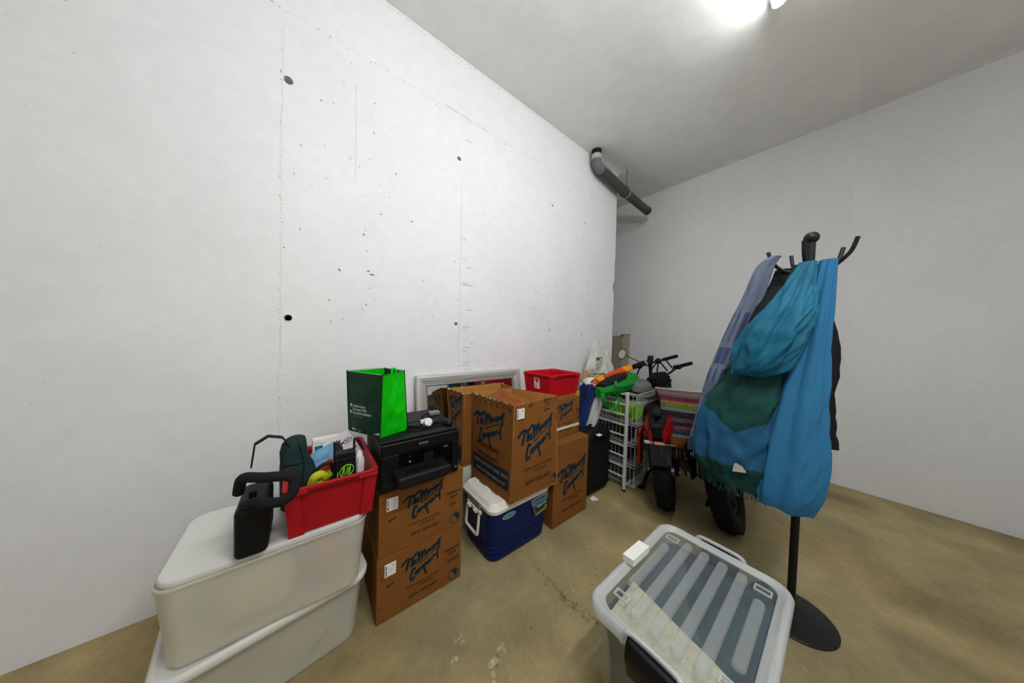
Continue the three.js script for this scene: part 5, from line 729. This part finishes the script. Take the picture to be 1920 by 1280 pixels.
{
  const [c, g] = noiseCanvas(256, 512, (u, v, x, y) => { const k = 1 + (fbm(u * 10, v * 20, 181) - 0.47) * 0.35 + ((x >> 1) & 1 ? 0.02 : -0.02); return [106 * k, 116 * k, 136 * k]; });
  g.globalAlpha = 0.6; for (const [y, h, o] of [[300, 30, 0], [340, 34, 1], [385, 60, 0]]) for (let k = 0; k < 8; k++) if ((k + o) % 2) { g.fillStyle = '#27305a'; g.fillRect(k * 32, 512 - y - h + 80, 32, h); } g.fillStyle = '#2b3a68'; g.fillRect(0, 430, 256, 82); g.globalAlpha = 1;
  const tx = tex(c); tx.flipY = true;
  const rows = [[1.79, -0.235, -1.86, 0.035, 0.03], [1.74, -0.27, -1.85, 0.05, 0.035], [1.6, -0.305, -1.84, 0.045, 0.035], [1.45, -0.345, -1.83, 0.048, 0.035], [1.3, -0.385, -1.825, 0.05, 0.035], [1.15, -0.425, -1.82, 0.05, 0.036], [1.0, -0.452, -1.82, 0.052, 0.036], [0.85, -0.482, -1.82, 0.05, 0.034], [0.75, -0.505, -1.82, 0.044, 0.03], [0.71, -0.51, -1.82, 0.036, 0.025]];
  const t = thing('scarf', 'long lavender blue checked scarf hanging at the left edge of the coat stand', 'scarf');
  part('cloth', [[-0.028, 0.0, 0.62, 0], [0.004, 0.022, 0.66, 2], [0.034, 0.004, 0.6, 4]].map(([dx, dz, sc, p]) => drape(rows.slice().reverse().map(([y, x, z, a, b]) => [y, x + dx * Math.min(1, (1.85 - y) * 2.2), z + dz, a * sc, b * sc]), 3, 0.1, p, 48, 1.5, 0.12)), std(0xffffff, 0.9, { map: tx }), t);
  const fr = []; for (let k = 0; k < 14; k++) fr.push(tube([[-0.54 + k * 0.005, 0.715, -1.82 + (rnd() - 0.5) * 0.03], [-0.54 + k * 0.005 + (rnd() - 0.5) * 0.01, 0.66, -1.82 + (rnd() - 0.5) * 0.04]], 0.0025, 4, 5));
  part('fringe', fr, std(0x2b3350, 0.9), t);
  // black jacket behind
  const j = thing('jacket', 'black jacket hanging on the coat stand behind the lavender scarf', 'jacket'), blk = std(0x14161a, 0.75);
  part('torso', drape([[0.86, -0.22, -1.98, 0.2, 0.08], [1.0, -0.22, -1.98, 0.19, 0.08], [1.2, -0.21, -1.98, 0.18, 0.075], [1.4, -0.2, -1.97, 0.165, 0.07], [1.55, -0.19, -1.96, 0.12, 0.06], [1.66, -0.19, -1.95, 0.07, 0.045], [1.74, -0.2, -1.95, 0.04, 0.03]], 7, 0.08, 2), blk, j);
  part('sleeve', drape([[0.95, -0.40, -1.96, 0.05, 0.045], [1.1, -0.415, -1.97, 0.055, 0.05], [1.3, -0.405, -1.97, 0.062, 0.055], [1.42, -0.375, -1.97, 0.06, 0.055], [1.52, -0.31, -1.96, 0.06, 0.05]], 4, 0.06, 1), blk, j);
  part('front_placket', drape([[1.15, -0.27, -1.80, 0.07, 0.03], [1.35, -0.26, -1.80, 0.075, 0.035], [1.52, -0.23, -1.82, 0.06, 0.03], [1.64, -0.21, -1.85, 0.03, 0.025]], 3, 0.1, 0), std(0x1b1f20, 0.8), j);
  // teal and green shawl
  const [c2, g2] = noiseCanvas(512, 512, (u, v, x, y) => { const k = 1 + (fbm(u * 12, v * 12, 191) - 0.47) * 0.28 + ((x + y) & 2 ? 0.03 : -0.03), w = v + (u - 0.5) * 0.0; const top = 0.46 + 0.14 * Math.max(0, 1 - Math.abs(u - 0.24) / 0.2), blueZone = v > top && v < 0.79 + (u - 0.25) * 0.1; return blueZone ? [34 * k, 84 * k, 118 * k] : [22 * k, 62 * k, 58 * k]; });
  const sh = thing('shawl', 'large blue and green checked shawl with fringed hem on the coat stand', 'shawl');
  part('cloth', drape([[0.635, -0.315, -1.74, 0.125, 0.06], [0.68, -0.32, -1.74, 0.15, 0.07], [0.76, -0.325, -1.73, 0.17, 0.08], [0.86, -0.325, -1.73, 0.172, 0.085], [0.96, -0.32, -1.73, 0.165, 0.085], [1.06, -0.305, -1.74, 0.145, 0.08], [1.16, -0.28, -1.75, 0.115, 0.065], [1.28, -0.25, -1.77, 0.08, 0.05], [1.45, -0.2, -1.82, 0.05, 0.04], [1.74, -0.14, -1.88, 0.03, 0.025]], 7, 0.04, 0.6, 140, 3.5, 0.24), std(0xffffff, 0.85, { map: tex(c2) }), sh);
  const ft = []; for (let k = 0; k < 60; k++) { const a = k / 60 * Math.PI * 2, x = -0.315 + Math.cos(a) * 0.12, z = -1.74 + Math.sin(a) * 0.056; ft.push(tube([[x, 0.645, z], [x + (rnd() - 0.5) * 0.012, 0.615, z + 0.004], [x + (rnd() - 0.5) * 0.02, 0.585 + rnd() * 0.02, z + (rnd() - 0.5) * 0.01]], 0.0016, 5, 4)); }
  part('fringe', ft, std(0x1c4a4c, 0.9), sh);
  part('care_label', slab([-0.318, 0.725, -1.648], [-0.268, 0.738, -1.648], [-0.27, 0.757, -1.652], [-0.312, 0.772, -1.652], 0.0015), [std(0xa9a898, 0.8), std(0xa9a898, 0.8)], sh);
  // bright teal jacket bunched above
  const [c3] = noiseCanvas(128, 128, (u, v) => { const k = 1 + (fbm(u * 9, v * 9, 201) - 0.47) * 0.4; return [22 * k, 92 * k, 118 * k]; });
  const tj = thing('rain_jacket', 'bright teal rain jacket bunched over the top of the shawl', 'jacket');
  part('body', drape([[1.20, -0.285, -1.66, 0.05, 0.02], [1.24, -0.25, -1.66, 0.085, 0.045], [1.32, -0.225, -1.665, 0.10, 0.06], [1.42, -0.195, -1.68, 0.095, 0.06], [1.52, -0.16, -1.72, 0.075, 0.055], [1.62, -0.14, -1.77, 0.05, 0.04], [1.74, -0.12, -1.83, 0.025, 0.02]], 6, 0.09, 0.4, 110, 3, 0.3), std(0xffffff, 0.6, { map: tex(c3) }), tj);
  part('hem_fold', tube([[-0.335, 1.205, -1.655], [-0.30, 1.30, -1.64], [-0.255, 1.40, -1.635], [-0.22, 1.46, -1.65]], 0.012, 30, 8), std(0x1b5f78, 0.6), tj);
  solid('blue_wrap', 'plain sky blue wrap hanging on the far right of the coat stand', 'wrap', drape([[0.62, -0.15, -1.70, 0.085, 0.05], [0.7, -0.14, -1.70, 0.1, 0.06], [0.85, -0.13, -1.71, 0.1, 0.06], [1.05, -0.12, -1.73, 0.085, 0.055], [1.3, -0.1, -1.77, 0.06, 0.045], [1.74, -0.06, -1.84, 0.025, 0.02]], 6, 0.09, 0.9), std(0x2c6a92, 0.85));
}
// ---------------------------------------------------------------- clear lidded box in the foreground
{
  const t = thing('clear_storage_box', 'clear plastic storage box with ribbed lid and black latches in the foreground', 'storage box', [-0.3105, 0, -1.125]);
  const clear = phys(0xf4f8f7, 0.08, { transmission: 0.97, thickness: 0, ior: 1.45 }), milky = phys(0xe8ebea, 0.3, { transmission: 0.6, thickness: 0, ior: 1.45 }), blk = std(0x0a0b0f, 0.4), hx = 0.2345, hz = 0.335;
  part('tub', tub([[0.004, hx - 0.07, hz - 0.08, 0.04], [0, hx - 0.05, hz - 0.06, 0.05], [0.012, hx - 0.045, hz - 0.055, 0.05], [0.395, hx - 0.022, hz - 0.03, 0.055], [0.40, hx - 0.012, hz - 0.02, 0.06], [0.402, hx - 0.026, hz - 0.034, 0.055], [0.014, hx - 0.049, hz - 0.059, 0.047]], 0, 0, 0, true, true, 8), clear, t);
  part('lid_rim', tub([[0.412, hx - 0.014, hz - 0.014, 0.06], [0.402, hx - 0.006, hz - 0.006, 0.064], [0.402, hx - 0.001, hz - 0.001, 0.068], [0.421, hx, hz, 0.07], [0.432, hx - 0.005, hz - 0.005, 0.066], [0.438, hx - 0.014, hz - 0.014, 0.06], [0.4385, hx - 0.021, hz - 0.021, 0.056], [0.431, hx - 0.026, hz - 0.026, 0.053], [0.430, hx - 0.038, hz - 0.038, 0.047], [0.424, hx - 0.043, hz - 0.043, 0.044], [0.421, hx - 0.042, hz - 0.042, 0.044]], 0, 0, 0, false, false, 10), milky, t);
  part('lid_panel', tub([[0.4215, hx - 0.045, hz - 0.045, 0.042], [0.425, hx - 0.045, hz - 0.045, 0.042]], 0, 0, 0, true, true, 8), clear, t);
  const rib = (x, z0, z1) => { const l = Math.abs(z1 - z0), z = (z0 + z1) / 2; return tub([[0.4245, 0.0175, l / 2, 0.017], [0.433, 0.015, l / 2 - 0.003, 0.0148], [0.4355, 0.0115, l / 2 - 0.006, 0.0112]], x, 0, z, false, true, 6); };
  const ribM = phys(0xeef1f0, 0.25, { transmission: 0.82, thickness: 0, ior: 1.45 });
  for (let k = 0; k < 6; k++) part('lid_rib', rib(-0.1555 + k * 0.0622, (k === 0 || k === 5) ? -0.17 : -0.26, (k === 0 || k === 5) ? 0.155 : 0.26), ribM, t);
  for (const [x, z] of [[-0.155, -0.235], [-0.155, 0.215], [0.155, -0.235], [0.155, 0.215]]) part('lid_window', [box(0.05, 0.008, 0.004, x, 0.427, z + 0.014, 0.001), box(0.05, 0.008, 0.004, x, 0.427, z - 0.014, 0.001), box(0.004, 0.008, 0.028, x - 0.023, 0.427, z, 0.001), box(0.004, 0.008, 0.028, x + 0.023, 0.427, z, 0.001)], milky, t);
  for (const s of [1, -1]) {
    const l = part('latch', loft([[0.445, 0.006, 0.062], [0.442, 0.022, 0.07], [0.40, 0.026, 0.07], [0.35, 0.02, 0.062], [0.335, 0.008, 0.056]].map(([y, o, w]) => [[-w, y, s * (hz + o - 0.018)], [w, y, s * (hz + o - 0.018)], [w * 0.95, y - 0.004, s * (hz + o)], [-w * 0.95, y - 0.004, s * (hz + o)]])), blk, t);
    part('latch_surround', tube([[-0.09, 0.405, s * (hz - 0.002)], [-0.075, 0.444, s * (hz - 0.006)], [0, 0.45, s * (hz - 0.008)], [0.075, 0.444, s * (hz - 0.006)], [0.09, 0.405, s * (hz - 0.002)]], 0.008, 40, 8), milky, t);
  }
  const T = (name, label, cat, g, m) => solid(name, label, cat, g, m);
  const [c] = noiseCanvas(128, 128, (u, v, x, y) => { const k = 1 + (fbm(u * 8, v * 8, 211) - 0.47) * 0.5; return [52 * k, 68 * k, 76 * k]; });
  T('dark_blanket', 'dark slate blue blanket filling the clear foreground box', 'blanket', (() => { const g = tub([[0.018, 0.17, 0.26, 0.04], [0.2, 0.18, 0.268, 0.045], [0.36, 0.198, 0.288, 0.05], [0.372, 0.196, 0.286, 0.05], [0.378, 0.16, 0.24, 0.05], [0.38, 0.1, 0.17, 0.05], [0.38, 0.05, 0.08, 0.04]], -0.3105, 0, -1.125, true, true, 8), p = g.attributes.position; for (let i = 0; i < p.count; i++) if (p.getY(i) > 0.365) p.setY(i, p.getY(i) + (fbm(p.getX(i) * 14, p.getZ(i) * 14, 5) - 0.47) * 0.022); g.computeVertexNormals(); return g; })(), std(0xffffff, 0.95, { map: tex(c, true, 2, 2) }));
  const [c2] = noiseCanvas(128, 128, (u, v, x, y) => { const k = 1 + (vn(x * 0.9, y * 0.9, 7) - 0.5) * 0.2 + (fbm(u * 8, v * 8, 221) - 0.47) * 0.2; return [202 * k, 188 * k, 168 * k]; });
  T('beige_blanket', 'beige woollen blanket on the near side of the clear foreground box', 'blanket', slab([-0.478, 0.392, -0.855], [-0.15, 0.392, -0.855], [-0.155, 0.408, -0.945], [-0.478, 0.408, -1.02], 0.022, 12, (u, v) => Math.sin(u * 9) * 0.002 + (fbm(u * 5, v * 4, 3) - 0.47) * 0.008), std(0xffffff, 0.95, { map: tex(c2, true, 3, 1) }));
  T('note_block', 'small white block of note paper lying on the clear box lid', 'paper', slab([-0.491, 0.4415, -1.044], [-0.488, 0.4415, -1.170], [-0.488, 0.468, -1.172], [-0.493, 0.468, -1.043], 0.046, 1), std(0xe4e0dc, 0.6));
}
// ---------------------------------------------------------------- drain pipe under the ceiling and the beige boxing in the recess
{
  const t = thing('drain_pipe', 'grey plastic drain pipe with elbow running under the ceiling past the wall end', 'pipe');
  const grey = std(0x454a47, 0.4), pale = std(0x6f7377, 0.4), white = std(0xd5d5d2, 0.5), x = -1.868, zE = -2.64;
  const curve = (pts, r, n = 40) => tube(pts, r, n, 20);
  part('riser', rod([x, 3.38, zE + 0.002], [x, 3.5, zE], 0.052, 24), pale, t); part('ceiling_collar', rod([x, 3.475, zE], [x, 3.53, zE], 0.055, 24), std(0x1b1b1a, 0.8), t); part('riser_sleeve', rod([x, 3.42, zE], [x, 3.475, zE], 0.057, 24), std(0xb4b5ba, 0.45), t);
  part('elbow', curve([[x, 3.44, zE], [x, 3.385, zE - 0.015], [x, 3.352, zE - 0.065], [x + 0.001, 3.338, zE - 0.15]], 0.056), pale, t);
  part('socket_pipe', rod([x, 3.346, zE - 0.1], [x + 0.022, 3.258, -3.29], 0.058, 28), grey, t); part('joint_ring', rod([x + 0.022, 3.2585, -3.285], [x + 0.023, 3.2555, -3.305], 0.0575, 28), std(0xa9b6b6, 0.4), t);
  part('lower_pipe', rod([x + 0.023, 3.256, -3.30], [x + 0.052, 3.186, -3.80], 0.052, 28), grey, t); part('end_cap', rod([x + 0.052, 3.188, -3.78], [x + 0.054, 3.1865, -3.83], 0.0535, 28), std(0x363938, 0.5), t);
  const lumps = []; for (let k = 0; k < 170; k++) { const u = rnd(), a = 0.4 + rnd() * 1.1; lumps.push(new THREE.IcosahedronGeometry(0.005 + rnd() * 0.012, 1).translate(x + Math.cos(a) * 0.062, 3.345 - u * 0.06 + Math.sin(a) * 0.06, zE - 0.09 - u * 0.42)); }
  part('mortar_crust', lumps, std(0x9b9788, 0.95), t);
  part('hanger_rod', rod([x + 0.05, 3.28, -3.24], [x + 0.05, 3.53, -3.24], 0.006, 8), std(0x6d6f6c, 0.5), t);
  part('hanger_strap', new THREE.TorusGeometry(0.061, 0.004, 6, 30).translate(x + 0.02, 3.266, -3.24), std(0x55585a, 0.5), t);
}
{
  const t = thing('boxed_panel', 'tall beige boarded boxing in the far corner behind the white bag', 'panel', [-2.2, 0, -3.97]);
  const b1 = std(0xb5ae9c, 0.85), b2 = std(0xa09884, 0.85), rust = std(0x6f5128, 0.9);
  part('board', box2(-0.045, 0.085, 0, 1.425, -0.095, -0.06, 0.004), b1, t); part('board', box2(-0.25, -0.056, 0, 1.40, -0.095, -0.066, 0.004), b2, t);
  part('gap_batten', box2(-0.056, -0.045, 0, 1.39, -0.095, -0.08, 0.001), std(0x3c2c1a, 0.9), t);
  part('rust_stain', [box(0.05, 0.02, 0.004, -0.04, 1.408, -0.06, 0.002), box(0.02, 0.03, 0.004, -0.035, 1.39, -0.06, 0.002)], rust, t); part('top_edge', box2(-0.03, 0.085, 1.42, 1.428, -0.095, -0.058, 0.001), std(0x75664a, 0.9), t);
}
scene.traverse((o) => { if (o.isMesh) { o.castShadow = true; o.receiveShadow = true; } });
renderer.render(scene, camera);
